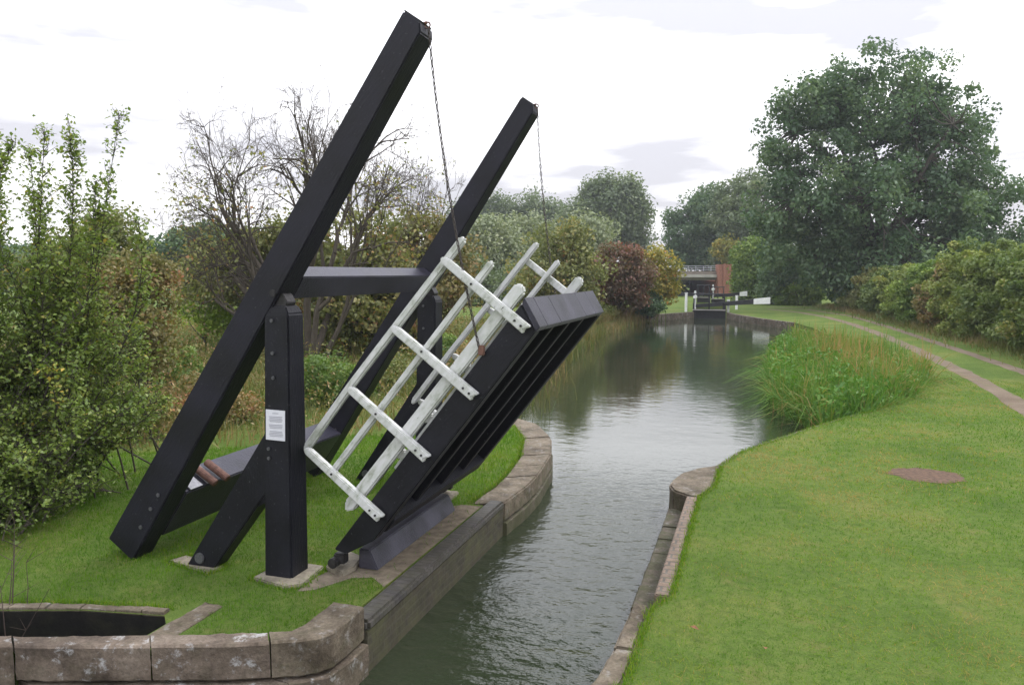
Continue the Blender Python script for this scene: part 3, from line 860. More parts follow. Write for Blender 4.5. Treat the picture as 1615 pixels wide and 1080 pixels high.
# timbers between the two beams
bm = bmesh.new()
prism(bm, [(-4.24, 2.65), (-4.11, 2.86), (-4.265, 2.965), (-4.395, 2.755)], NEAR_Y + 0.272, FAR_Y - 0.002, 0.010)
obj('cross_beam', bm, M['flatblack'], BR)
CWs = BEAM_LEN
bm = bmesh.new()
prism(bm, [bp(CWs - 0.22, 0.36), bp(CWs - 0.22, 0.03), bp(CWs - 0.78, 0.03), bp(CWs - 0.82, 0.36)], NEAR_Y + 0.272, FAR_Y - 0.002, 0.014)
cw = obj('counterweight', bm, M['flatblack'], BR)
bm = bmesh.new()
q = [bp(CWs - 0.826, 0.05), bp(CWs - 0.832, 0.05), bp(CWs - 0.838, 0.35), bp(CWs - 0.826, 0.35)]
prism(bm, q, NEAR_Y + 0.34, NEAR_Y + 0.52, 0.0); prism(bm, q, NEAR_Y + 0.60, NEAR_Y + 0.74, 0.0)
obj('pale_plate', bm, M['paleplate'], cw)
for dy in (0.62, 0.82):
    a = bp(CWs - 0.862, 0.10); c_ = bp(CWs - 0.88, 0.42)
    bm = bmesh.new(); cyl(bm, (a[0], NEAR_Y + dy, a[1]), (c_[0], NEAR_Y + dy, c_[1]), 0.042, 14, bevel=0.006)
    obj('iron_weight', bm, M['rust'], cw)

# deck
da = Vector((math.cos(DECK_A), math.sin(DECK_A))); db = Vector((-da.y, da.x))
DO = Vector((-1.92, 2.68))
def dp(a, b_):
    q = DO + da * a + db * b_
    return (q.x, q.y)
DY0, DY1 = 6.45, 9.33
bm = bmesh.new()
prism(bm, [dp(-2.98, -0.055), dp(-0.075, -0.055), dp(-0.075, 0.0), dp(-2.98, 0.0)], DY0 + 0.17, DY1 - 0.17, 0.004)
deck = obj('deck', bm, M['deckblack'], BR)
for gy in (DY0, DY1 - 0.16):
    bm = bmesh.new()
    prism(bm, [dp(-3.08, 0.0), dp(-0.06, 0.0), dp(-0.17, -0.25), dp(-2.72, -0.25), dp(-3.02, -0.12)], gy, gy + 0.16, 0.01)
    obj('girder', bm, M['deckblack'], deck)
for gy in (7.17, 7.84, 8.51):
    bm = bmesh.new()
    prism(bm, [dp(-2.55, -0.058), dp(-0.12, -0.058), dp(-0.19, -0.22), dp(-2.55, -0.22)], gy, gy + 0.11, 0.008)
    obj('joist', bm, M['deckblack'], deck)
ys = [DY0 + 0.002, 6.72, 7.22, 8.34, 8.86, DY1]
for a_, b_ in zip(ys[:-1], ys[1:]):
    bm = bmesh.new()
    prism(bm, [dp(-0.056, -0.005), dp(0.0, 0.012), dp(-0.11, -0.255), dp(-0.166, -0.25)], a_ + 0.002, b_ - 0.002, 0.004)
    obj('end_plank', bm, M['flatblack'], deck)
bm = bmesh.new()
prism(bm, [dp(-2.80, -0.06), dp(-2.50, -0.06), dp(-2.50, -0.265), dp(-2.66, -0.265)], DY0 + 0.165, DY1 - 0.165, 0.01)
obj('hinge_beam', bm, M['deckblack'], deck)
for gy in (DY0 + 0.02, DY1 - 0.14):
    bm = bmesh.new()
    q = dp(-3.10, -0.03)
    cyl(bm, (q[0] - 0.02, gy - 0.05, 0.13), (q[0] - 0.02, gy + 0.17, 0.13), 0.05, 12, bevel=0.006)
    box(bm, (q[0] + 0.02, gy + 0.06, 0.16), (0.12, 0.09, 0.10), 0.012)
    obj('hinge', bm, M['iron'], deck)
q = dp(-0.60, 0.06)
bm = bmesh.new()
q1, q2 = dp(-2.62, 0.0), dp(-0.05, 0.0)

# railings: four posts, two rails and a kick board on each side
for side, yp, up in (('near', 6.37, 0.0), ('far', 9.10, 0.075)):
    s_ = -1 if side == 'near' else 1
    for a0 in (-0.19, -0.955, -1.70, -2.46):
        bm = bmesh.new()
        j = random.uniform(-0.012, 0.012)
        tz = 0.81 + up
        bl = (-0.185, -0.165, -0.20) if side == 'near' else (0.0, 0.0, 0.0)
        prism(bm, [dp(a0 - 0.045, bl[0]), dp(a0 - 0.012, bl[1]), dp(a0 + 0.045, bl[2]), dp(a0 + 0.03 + j, tz - 0.05), dp(a0 + 0.0 + j, tz), dp(a0 - 0.04 + j, tz - 0.03)], yp, yp + 0.07, 0.010)
        nf0 = len(bm.faces)
        ysurf = yp if side == 'near' else yp + 0.07
        fd = -1 if side == 'near' else 1
        for bb in ((-0.13, -0.06, 0.44) if side == 'near' else (0.2, 0.52)):
            q = dp(a0, bb); cyl(bm, (q[0], ysurf - fd * 0.003, q[1]), (q[0], ysurf + fd * 0.010, q[1]), 0.0105, 8)
        bm.faces.ensure_lookup_table()
        for f_ in bm.faces[nf0:]: f_.material_index = 1
        rp = obj('rail_post', bm, [M['white'], M['iron']], deck)
    yi = yp + 0.072 if side == 'near' else yp - 0.068
    yo = yp - 0.05
    # top rail
    bm = bmesh.new()
    prism(bm, [dp(0.05, 0.735 + up), dp(0.07, 0.77 + up), dp(0.05, 0.805 + up), dp(-1.70, 0.86 + up), dp(-2.50, 0.86 + up), dp(-2.56, 0.82 + up), dp(-2.5, 0.785 + up), dp(-1.70, 0.79 + up)], yi, yi + 0.075, 0.016)
    obj('top_rail', bm, M['white'], deck)
    bm = bmesh.new()
    prism(bm, [dp(0.05, 0.40 + up), dp(0.07, 0.43 + up), dp(0.05, 0.465 + up), dp(-2.50, 0.505 + up), dp(-2.53, 0.47 + up), dp(-2.50, 0.44 + up)], yi, yi + 0.065, 0.016)
    obj('middle_rail', bm, M['white'], deck)
    bm = bmesh.new()
    prism(bm, [dp(0.03, 0.035 + up), dp(0.075, 0.09 + up), dp(0.045, 0.15 + up), dp(-2.62, 0.20 + up), dp(-2.70, 0.14 + up), dp(-2.62, 0.075 + up)], yi, yi + 0.085, 0.016)
    obj('kick_board', bm, M['white'], deck)
# white capping strip on the near girder with small blocks
bm = bmesh.new()
prism(bm, [dp(-0.25, 0.006), dp(-0.25, 0.035), dp(-2.05, 0.035), dp(-2.05, 0.006)], DY0 + 0.06, DY0 + 0.12, 0.006)
for a0 in (-0.9, -1.5, -1.95):
    prism(bm, [dp(a0, 0.036), dp(a0 + 0.10, 0.036), dp(a0 + 0.10, 0.085), dp(a0, 0.085)], DY0 + 0.05, DY0 + 0.12, 0.012)
obj('capping_strip', bm, M['white'], deck)
for (yy, s_) in ((6.375, -1), (9.16, -1)):
    pass
# chain lashings
def chain(p0, p1):
    p0, p1 = Vector(p0), Vector(p1)
    Lc = (p1 - p0).length
    n_l = int(Lc / 0.046)
    b = bmesh.new()
    prev = None
    for k in range(n_l):
        t0 = (k + 0.5) / n_l
        # slight sag
        sag = 0.05 * 4 * t0 * (1 - t0)
        c_ = p0.lerp(p1, t0) + Vector((-sag, 0, 0))
        ang = (math.pi / 2) * (k % 2) + 0.5
        dirv = (p1 - p0).normalized()
        q_ = dirv.to_track_quat('Z', 'Y').to_matrix().to_4x4() @ Matrix.Rotation(ang, 4, 'Z')
        m_ = 10
        ring = []
        for i in range(m_):
            th = 2 * math.pi * i / m_
            x, z = 0.0095 * math.cos(th), 0.029 * math.sin(th)
            cc_ = Vector((x, 0, z)); nn_ = Vector((math.cos(th) * 1.0, 0, math.sin(th))).normalized()
            ring.append([b.verts.new(c_ + q_.to_3x3() @ (cc_ + 0.0052 * (nn_ * math.cos(f_) + Vector((0, 1, 0)) * math.sin(f_)))) for f_ in (0.4, 1.97, 3.54, 5.11)])
        for i in range(m_):
            for j in range(4):
                b.faces.new((ring[i][j], ring[(i + 1) % m_][j], ring[(i + 1) % m_][(j + 1) % 4], ring[i][(j + 1) % 4]))
    return b
tipq = bp(0.0, 0.155)
anc = dp(-0.59, 0.06)
for y0_, y1_ in ((NEAR_Y + 0.13, DY0 - 0.03), (FAR_Y + 0.13, DY1 + 0.03)):
    obj('chain', chain((tipq[0] + 0.045, y0_, tipq[1] - 0.03), (anc[0], y1_, anc[1])), M['chain'], BR, smooth=True)
    bm = bmesh.new()
    box(bm, (anc[0] + 0.02, y1_ + (0.012 if y1_ < 8 else -0.012), anc[1] - 0.03), (0.06, 0.03, 0.09), 0.008)
    obj('chain_shackle', bm, M['rust'], BR)

# concrete footings under posts, braces and hinge
def footing(poly, z, label):
    bm = bmesh.new(); prism(bm, poly, -0.25, z, 0.012, axis='Z')
    o = obj('concrete_footing', bm, M['conc'], None, origin=(poly[0][0], poly[0][1], 0))
    finish(o, label, 'footing', 'concrete footings of the lift bridge')
footing([(-4.52, 6.13), (-4.10, 6.03), (-3.97, 6.14), (-4.02, 6.60), (-4.48, 6.62)], 0.03, 'pale concrete footing under the nearer black upright post')
footing([(-4.55, 9.55), (-4.02, 9.55), (-4.02, 10.03), (-4.55, 10.03)], 0.03, 'pale concrete footing under the farther black upright post')
footing([(-5.62, 6.27), (-5.02, 6.13), (-4.97, 6.33), (-5.55, 6.46)], 0.018, 'low concrete pad at the foot of the nearer sloping brace')
footing([(-3.99, 6.56), (-3.74, 6.44), (-3.70, 6.62), (-3.76, 6.90), (-3.98, 7.0)], 0.05, 'concrete block under the raised deck hinge nearest the camera')
footing([(-4.02, 9.05), (-3.70, 9.05), (-3.70, 9.40), (-4.02, 9.40)], 0.05, 'concrete block under the raised deck hinge at the far girder')

# black edge timber lying on the bank
bm = bmesh.new()
b = bmesh.new()
prof = [(-3.70, 0.006), (-3.485, 0.006), (-3.575, 0.20), (-3.69, 0.21)]
prism(bm, prof, 6.69, 8.74, 0.01)
et = obj('edge_timber', bm, M['edgetimber'], None, origin=(-3.6, 7.7, 0))
finish(et, 'long black timber with a sloping face on the bank below the raised deck', 'timber')

# notice screwed to the near post
nt_ = thing('notice', (-4.27, NEAR_Y - 0.006, 1.49), 'white printed paper notice fixed to the nearer black post', 'notice')
bm = bmesh.new(); box(bm, (-4.268, NEAR_Y - 0.008, 1.488), (0.205, 0.006, 0.285), 0.001, Matrix.Rotation(R(1.5), 4, 'Y')); obj('sheet', bm, M['paper'], nt_)
bm = bmesh.new()
zz = 1.60
for blk in ((0.07, 1), (0.15, 4), (0.15, 3), (0.15, 4)):
    for k in range(blk[1]):
        box(bm, (-4.262 - 0.0008 * (zz - 1.49), NEAR_Y - 0.0125, zz), (blk[0] - random.uniform(0, 0.02), 0.001, 0.008), 0)
        zz -= 0.0145
    zz -= 0.018
obj('printed_text', bm, M['print'], nt_)

# ------------------------------------------------------------------ distant lock and road bridge
lock = thing('lock_head_wall', (-3.5, 57, 0), 'curved stone wall closing the canal at the far lock', 'wall')
block_run(lock, [(-7.9, 52.0), (-7.1, 54.3), (-5.7, 57.4), (-4.62, 59.4)], [(-8.1, 52.0), (-7.31, 54.5), (-5.92, 57.75), (-4.78, 59.56)], list(np.linspace(0, 1, 8)), -1.3, 0.01, M['stone'], 0.02)
block_run(lock, [(-2.32, 59.4), (-1.62, 56.7), (0.08, 52.1), (1.85, 48.5)], [(-2.16, 59.55), (-1.45, 56.95), (0.26, 52.3), (2.0, 48.7)], list(np.linspace(0, 1, 9)), -1.3, 0.01, M['stone'], 0.02)

def lock_gate(base, w, beam_dir, beam_len, label, leaf_h, rise, paddle=True, end=0.7):
    x, y = base
    g = thing('lock_gate', (x, y, 0), label, 'lock gate', 'gates of the distant lock')
    bm = bmesh.new()
    sgn = -beam_dir
    xa, xb = (x, x + sgn * w)
    lo, hi = min(xa, xb), max(xa, xb)
    box(bm, ((lo + hi) / 2, y, -0.5 + leaf_h / 2), (w, 0.16, 1.0 + leaf_h), 0.01)
    for xx in (lo + 0.1, hi - 0.1):
        box(bm, (xx, y - 0.02, -0.3 + leaf_h / 2), (0.22, 0.26, 1.5 + leaf_h), 0.01)
    obj('gate_leaf', bm, M['gateblack'], g)
    bm = bmesh.new()
    zb = leaf_h + 0.20
    xe = x + beam_dir * beam_len
    x0 = xb
    b = bmesh.new()
    def seg(xs, xe_, zs_, ze_, h0, h1, t_):
        vv = [(xs, y - t_, zs_ - h0), (xe_, y - t_, ze_ - h1), (xe_, y - t_, ze_ + h1), (xs, y - t_, zs_ + h0)]
        v2 = [(p[0], y + t_, p[2]) for p in vv]
        a_ = [b.verts.new(p) for p in vv]; c_ = [b.verts.new(p) for p in v2]
        b.faces.new(a_); b.faces.new(c_[::-1])
        for i in range(4):
            j = (i + 1) % 4
            b.faces.new((a_[i], a_[j], c_[j], c_[i]))
    seg(x0, xe - beam_dir * end, zb, zb + rise * 0.8, 0.12, 0.17, 0.15)
    merge(bm, b)
    be = obj('balance_beam', bm, M['gateblack'], g)
    b = bmesh.new()
    seg(xe - beam_dir * end, xe, zb + rise * 0.8, zb + rise, 0.19, 0.23, 0.17)
    bm = bmesh.new(); merge(bm, b)
    obj('beam_end', bm, M['whitegloss'], be)
    # handrail and footboard
    bm = bmesh.new()
    for k, xx in enumerate(np.linspace(lo + 0.08, hi - 0.08, 3)):
        cyl(bm, (xx, y - 0.25, leaf_h), (xx, y - 0.25, leaf_h + 1.15), 0.045, 8)
    cyl(bm, (lo, y - 0.25, leaf_h + 1.12), (hi, y - 0.25, leaf_h + 1.12), 0.04, 8)
    obj('handrail', bm, M['gateblack'], g)
    bm = bmesh.new(); box(bm, ((lo + hi) / 2, y - 0.28, leaf_h - 0.06), (w, 0.32, 0.06), 0.006); obj('footboard', bm, M['bridgegrey'], g)
    if paddle:
        bm = bmesh.new(); cyl(bm, (lo + 0.15, y - 0.12, leaf_h), (lo + 0.15, y - 0.12, leaf_h + 1.35), 0.07, 8); cyl(bm, (lo + 0.15, y - 0.3, leaf_h + 0.9), (lo + 0.15, y + 0.1, leaf_h + 0.9), 0.14, 10)
        obj('paddle_gear', bm, M['whitegloss'], g)
    return g
lock_gate((-2.4, 59.75), 2.35, 1, 3.1, 'nearest black lock gate with a long beam ending in a broad white block', 0.22, 0.48, end=1.15)
lock_gate((-3.3, 79), 1.25, 1, 2.1, 'black lock gate behind the nearest one, its white tipped beam pointing towards the hedge', 0.40, 0.30)
lock_gate((-5.9, 79), 1.25, -1, 3.7, 'black lock gate behind the nearest one, its plain beam pointing towards the yellowing bush', 0.55, 0.12, False)
for (px, D, hh, lab) in ((1083, 58.5, 1.35, 'white mooring post beside the nearest lock gate, short and slim'), (1163, 62, 1.05, 'pale grey paddle post on the grass beside the lock beam'), (1150, 58, 0.85, 'pale stubby bollard at the waterside end of the lock beam')):
    p = ground_at(px, D)
    bm = bmesh.new(); cyl(bm, (p.x, p.y, -0.1), (p.x, p.y, hh), 0.10, 10, bevel=0.02); cyl(bm, (p.x, p.y, hh), (p.x, p.y, hh + 0.06), 0.13, 10, bevel=0.015)
    finish(obj('lock_post', bm, M['whitegloss'], None, origin=(p.x, p.y, 0)), lab, 'post')

RB = thing('road_bridge', ground_at(1100, 96), 'grey concrete road bridge with pale railing and red brick abutment behind the lock', 'bridge')
def q96(px, py, D=96): return at(px, py, D)
A0, A1 = q96(960, 430), q96(1131, 430)
def rb_box(name, pxa, pxb, ya, yb, D0, D1, mat, bev=0.02):
    p, q = at(pxa, yb, D0), at(pxb, ya, D0)
    dirv = Vector((q.x - p.x, q.y - p.y, 0)); ln = dirv.length; dirv.normalize()
    fwd = Vector((-dirv.y, dirv.x, 0))
    b = bmesh.new()
    bmesh.ops.create_cube(b, size=1)
    bmesh.ops.scale(b, vec=(ln, D1 - D0, q.z - p.z), verts=b.verts)
    m_ = Matrix(((dirv.x, fwd.x, 0), (dirv.y, fwd.y, 0), (0, 0, 1))).to_4x4()
    bmesh.ops.transform(b, matrix=m_, verts=b.verts)
    c_ = Vector((p.x, p.y, 0)) + dirv * ln / 2 + fwd * (D1 - D0) / 2
    bmesh.ops.translate(b, verts=b.verts, vec=(c_.x, c_.y, (p.z + q.z) / 2))
    bm = bmesh.new(); merge(bm, b)
    return obj(name, bm, mat, RB)
M['deckshadow'] = mat_simple('soffit_shade_tone', (0.20, 0.17, 0.14), 0.2, 1.5, 0.9)  # brown-grey concrete with the deck's shadow put into its darker colour
rb_box('deck_slab', 960, 1131.5, 433, 437.5, 95.6, 112, M['bridgegrey'])
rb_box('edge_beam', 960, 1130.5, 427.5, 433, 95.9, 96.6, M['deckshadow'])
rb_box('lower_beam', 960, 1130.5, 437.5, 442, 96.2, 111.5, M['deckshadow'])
for k in range(15):
    x0 = 965 + k * 12
    if x0 < 1128: rb_box('rail_post', x0, x0 + 1.0, 419.5, 427.5, 96.0, 96.08, M['bridgerail'])
for ya in (419.2, 422.2, 425.2):
    rb_box('rail_bar', 960, 1131, ya, ya + 0.9, 96.1, 96.15, M['bridgerail'])
rb_box('abutment', 1132, 1156, 443, 474, 96.52, 112, M['abutbrick'])
rb_box('abutment', 1132, 1156, 417, 474, 95.0, 96.5, M['abutbrick'])
rb_box('abutment', 930, 1000, 426, 474, 95.0, 112, M['abutbrick'])
rb_box('pilaster', 1140, 1145, 416, 474, 94.8, 95.0, M['abutbrick'])
bank = sheet('embankment', [(-4, 106), (30, 100), (60, 130), (-60, 140), (-40, 104)], 2.3, M['turf'], 'grassy road embankment behind the trees', 'embankment')

# ------------------------------------------------------------------ trees and shrubs
def unit(n_):
    v = rng.normal(size=(n_, 3)); return v / np.linalg.norm(v, axis=1, keepdims=True)

def plant(name, label, cat, base, ells, n_cl, lpc, leaf, cl_r, leafmat, bark='bark', trunk_r=0.2, fork=0.3, group=None,
          aspect=0.62, flat=0.75, tone=0.18, limbs=7, zmin=0.1, parts=('trunk', 'crown'), shell=0.5, rag=1.06, bias=0.0, lean=0.0, twigr=0.25, tipstop=0.8):
    """base: Vector on the ground; ells: list of (dx,dy,z, rx,ry,rz) crown lobes relative to base"""
    base = Vector((base[0], base[1], base[2] if len(base) > 2 else 0))
    root = thing(name, base, label, cat, group)
    E_ = np.array(ells, float)
    wts = (E_[:, 3] * E_[:, 4] + E_[:, 3] * E_[:, 5] + E_[:, 4] * E_[:, 5]); wts /= wts.sum()
    idx = rng.choice(len(E_), n_cl, p=wts)
    u = unit(n_cl)
    rad = (shell + (1 - shell) * rng.random(n_cl) ** 0.6) * (rng.uniform(0.86, 1.06, n_cl) + (rag - 1.06) * rng.random(n_cl) ** 3)
    C = E_[idx, :3] + u * E_[idx, 3:6] * rad[:, None]
    C = C[C[:, 2] > zmin]
    n_cl = len(C)
    # limbs
    tb = Tubes(6)
    top = E_[:, 2].max()
    fz = max(0.15, fork * top)
    trunk_top = np.array([rng.normal(0, 0.03) * top, rng.normal(0, 0.03) * top, fz])
    tb.add(curve_pts((0, 0, -0.15), trunk_top, 6, 0.03), np.linspace(trunk_r * 1.25, trunk_r * 0.9, 6), 9)
    lm = []
    sel = rng.choice(n_cl, min(limbs, n_cl), replace=False)
    for s in sel:
        tgt = trunk_top + (C[s] - trunk_top) * 0.8
        pl = curve_pts(trunk_top - np.array([0, 0, rng.uniform(0, 0.25) * fz]), tgt, 7, 0.10, 0.12)
        tb.add(pl, np.linspace(trunk_r * 0.55, trunk_r * 0.10, 7), 6)
        lm.append(pl)
    LP = np.concatenate(lm)
    for c in C:
        d = np.linalg.norm(LP - c, axis=1)
        j = int(d.argmin())
        tb.add(curve_pts(LP[j], LP[j] + (c - LP[j]) * tipstop, 4, 0.14, 0.05), np.linspace(trunk_r * 0.13, trunk_r * 0.03, 4), 4)
    tr = bpy.data.objects.new(parts[0], tb.mesh(parts[0])); COL.objects.link(tr); tr.data.materials.append(M[bark]); tr.parent = root
    # leaves
    k = rng.poisson(lpc, n_cl)
    ci = np.repeat(np.arange(n_cl), k)
    n_l = len(ci)
    clr = cl_r * rng.uniform(0.6, 1.3, n_cl)
    off = unit(n_l) * (rng.random(n_l) ** 0.45)[:, None] * clr[ci][:, None]
    off[:, 2] *= flat
    P = C[ci] + off
    ok = P[:, 2] > 0.03
    P, off, ci = P[ok], off[ok], ci[ok]
    n_l = len(P)
    Nn = unit(n_l) * 0.9 + np.array([0, 0, 0.55]) + off / (clr[ci][:, None] + 1e-6) * 0.5
    tonec = rng.normal(0, tone, n_cl)
    var = 0.45 + bias + tonec[ci] + rng.normal(0, 0.16, n_l)
    me = leaf_mesh(parts[1], P, Nn, leaf, aspect, var, (0, 0, 0))
    cr_ = bpy.data.objects.new(parts[1], me); COL.objects.link(cr_); me.materials.append(M[leafmat]); cr_.parent = root
    return root

SH = ('stem', 'foliage')
def px_ell(base, D, px, py, wpx, hpx, depth=None):
    """crown lobe given where it shows and its size, at distance D from the camera"""
    p = at(px, py, D) - Vector(base)
    k = D / FPX
    rx = wpx * k / 2
    return (p.x, p.y, p.z, rx, depth or rx, hpx * k / 2)

def plant_px(name, label, cat, D, base_px, lobes, n_cl, lpc, leaf, cl_r, mat, **kw):
    b = ground_at(base_px, D)
    ells = [px_ell(b, D + (l[4] if len(l) > 4 else 0), *l[:4]) for l in lobes]
    return plant(name, label, cat, b, ells, n_cl, lpc, leaf, cl_r, mat, **kw)

# big ash by the hedge
plant_px('ash_tree', 'huge dark green ash tree with a broad ragged crown rising behind the hedge', 'tree', 63, 1390,
         [(1390, 175, 250, 200), (1320, 170, 150, 130), (1460, 180, 140, 140), (1262, 205, 140, 190), (1300, 300, 230, 180), (1485, 250, 180, 200), (1400, 330, 330, 170), (1550, 325, 140, 160), (1590, 350, 90, 130), (1230, 330, 110, 130), (1420, 410, 320, 130), (1330, 420, 160, 110), (1500, 410, 160, 110), (1245, 405, 110, 110)],
         860, 108, 0.32, 1.15, 'l_ash', trunk_r=0.6, fork=0.30, limbs=18, shell=0.38, tone=0.18, zmin=0.8, flat=0.85)

# bare hawthorn tree behind the bridge
def bare_tree(px, D, label, size, stems, leafp):
    b = ground_at(px, D)
    root = thing('bare_tree', b, label, 'tree')
    tb = Tubes(5)
    ends = []
    def grow(p, d, ln, r, lev):
        n_ = 4
        pts = [p]; q = p.copy(); dd = d.copy()
        for k in range(n_):
            dd = dd + rng.normal(size=3) * 0.13 + np.array([0, 0, 0.03 if lev < 3 else -0.01])
            dd /= np.linalg.norm(dd)
            q = q + dd * ln / n_
            pts.append(q.copy())
        tb.add(np.array(pts), np.linspace(r, r * 0.62, n_ + 1), 6 if lev < 2 else (4 if lev < 4 else 3))
        ends.append((pts[-1], lev))
        if lev >= 7: return
        kids = 3 if lev < 4 else 2
        for k in range(kids):
            sp_ = 0.62 if lev < 2 else 0.8
            nd = dd + unit(1)[0] * sp_ * rng.uniform(0.6, 1.2)
            nd[2] += 0.05
            nd /= np.linalg.norm(nd)
            st = pts[int(rng.integers(2, 5))]
            grow(np.array(st), nd, ln * rng.uniform(0.56, 0.76), max(r * 0.55, 0.0055), lev + 1)
    for dx, dz, r, h0 in stems:
        d = np.array([dx * CYW, dx * SYW + rng.normal(0, 0.35), dz]); d /= np.linalg.norm(d)
        grow(np.array([dx * 0.5, rng.normal(0, 0.2), -0.1]), d, h0, r, 0)
    allv = np.concatenate(tb.v)
    lat = allv[:, 0] * CYW + allv[:, 1] * SYW
    wdt = np.percentile(lat, 99.5) - np.percentile(lat, 0.5)
    mid = (np.percentile(lat, 99.5) + np.percentile(lat, 0.5)) / 2
    sx, sz = size[0] / wdt, size[1] / np.percentile(allv[:, 2], 99.8)
    shift = np.array([CYW, SYW, 0]) * (size[2] - mid * sx)
    def fit(v):
        k_ = np.clip(v[:, 2:3] / 2.5, 0, 1)
        return v * np.array([sx, sx, sz]) + shift * k_
    tb.v = [fit(v) for v in tb.v]
    ends = [(fit(np.array(e[0])[None])[0], e[1]) for e in ends]
    o = bpy.data.objects.new('trunk', tb.mesh('trunk')); COL.objects.link(o); o.data.materials.append(M['twig']); o.parent = root
    tips = np.array([e[0] for e in ends if e[1] >= 6 and e[0][2] < 7.2 and rng.random() < leafp])
    pick = tips[rng.random(len(tips)) < np.clip((6.6 - tips[:, 2]) / 3.5, 0.05, 1.0)]
    P = np.repeat(pick, 5, axis=0) + rng.normal(0, 0.16, (len(pick) * 5, 3))
    me = leaf_mesh('leaves', P, unit(len(P)) + np.array([0, 0, .4]), 0.13, 0.6, 0.5 + rng.normal(0, 0.25, len(P)), (0, 0, 0))
    lo = bpy.data.objects.new('leaves', me); COL.objects.link(lo); me.materials.append(M['l_olive']); lo.parent = root
bare_tree(482, 24.7, 'nearly leafless tree with a fine grey fan of twigs behind the nearer sloping beam', (8.4, 8.7, -0.4),
          ((-0.95, 0.62, 0.10, 3.0), (-0.65, 0.85, 0.12, 3.1), (-0.38, 1.0, 0.14, 3.2), (-0.08, 1.0, 0.15, 3.2), (0.2, 1.0, 0.14, 3.3), (0.5, 0.95, 0.12, 3.0), (0.85, 0.75, 0.10, 2.7), (-0.8, 0.42, 0.08, 2.4)), 0.16)
bare_tree(640, 32, 'smaller half bare tree with browning leaves between the two sloping beams', (4.8, 8.2, 0.0),
          ((-0.3, 1.0, 0.10, 2.2), (0.35, 1.0, 0.09, 2.2), (0.0, 1.0, 0.10, 2.5)), 0.5)

# olive hawthorns behind the bridge
plant_px('hawthorn_bush', 'olive green hawthorn behind the foot of the bare tree, browning at its edges', 'bush', 27, 545,
         [(560, 395, 160, 130), (520, 450, 170, 130), (600, 460, 140, 150), (560, 500, 200, 90)], 150, 170, 0.16, 0.7, 'l_olive', trunk_r=0.16, fork=0.35, limbs=8, shell=0.4, parts=SH)
plant_px('hawthorn_bush', 'rusty olive hawthorn seen between the two sloping beams', 'bush', 30, 655,
         [(650, 400, 120, 130), (690, 440, 120, 170), (630, 470, 150, 150)], 120, 170, 0.17, 0.75, 'l_brown', bias=-0.12, trunk_r=0.16, fork=0.3, limbs=8, shell=0.4, parts=SH)
plant_px('hawthorn_bush', 'tall olive hawthorn behind the lower half of the nearer sloping beam', 'bush', 29, 400,
         [(400, 420, 150, 110), (350, 440, 130, 100), (450, 400, 120, 110)], 100, 150, 0.16, 0.7, 'l_olive', bias=-0.05, trunk_r=0.15, fork=0.3, limbs=8, shell=0.4, parts=SH)
plant_px('field_tree', 'distant round dark green tree in the gap beyond the near bush', 'tree', 62, 290,
         [(285, 400, 110, 80), (330, 390, 100, 70), (255, 425, 70, 70)], 110, 160, 0.30, 1.3, 'l_ash', trunk_r=0.3, fork=0.3)
plant_px('field_tree', 'low dark green tree in the distance behind the bare tree', 'tree', 58, 400,
         [(400, 405, 150, 80), (450, 420, 110, 80), (350, 430, 130, 70)], 100, 150, 0.30, 1.3, 'l_ash', bias=-0.05, trunk_r=0.3, fork=0.3)
plant_px('lime_shrub', 'small bright green rounded shrub in the rough field', 'shrub', 30, 318,
         [(315, 475, 62, 64), (335, 500, 60, 50)], 42, 130, 0.13, 0.5, 'l_lime', trunk_r=0.05, fork=0.2, parts=SH, limbs=5)
plant_px('dogwood_bush', 'brown and olive dogwood bush to the side of the leafy near bush', 'bush', 15.5, 225,
         [(195, 480, 150, 150), (225, 550, 90, 110), (170, 520, 120, 160), (225, 440, 90, 80)], 110, 190, 0.085, 0.42, 'l_brown', bias=-0.15, trunk_r=0.06, fork=0.15, parts=SH, limbs=8, shell=0.35)
plant_px('dogwood_bush', 'grey green sprawling bush behind the tall shoots of the near bush', 'bush', 17, 150,
         [(150, 400, 120, 120), (120, 450, 160, 160), (185, 370, 60, 60)], 90, 170, 0.09, 0.45, 'l_olive', bias=-0.15, trunk_r=0.06, fork=0.15, parts=SH, limbs=8, shell=0.35)

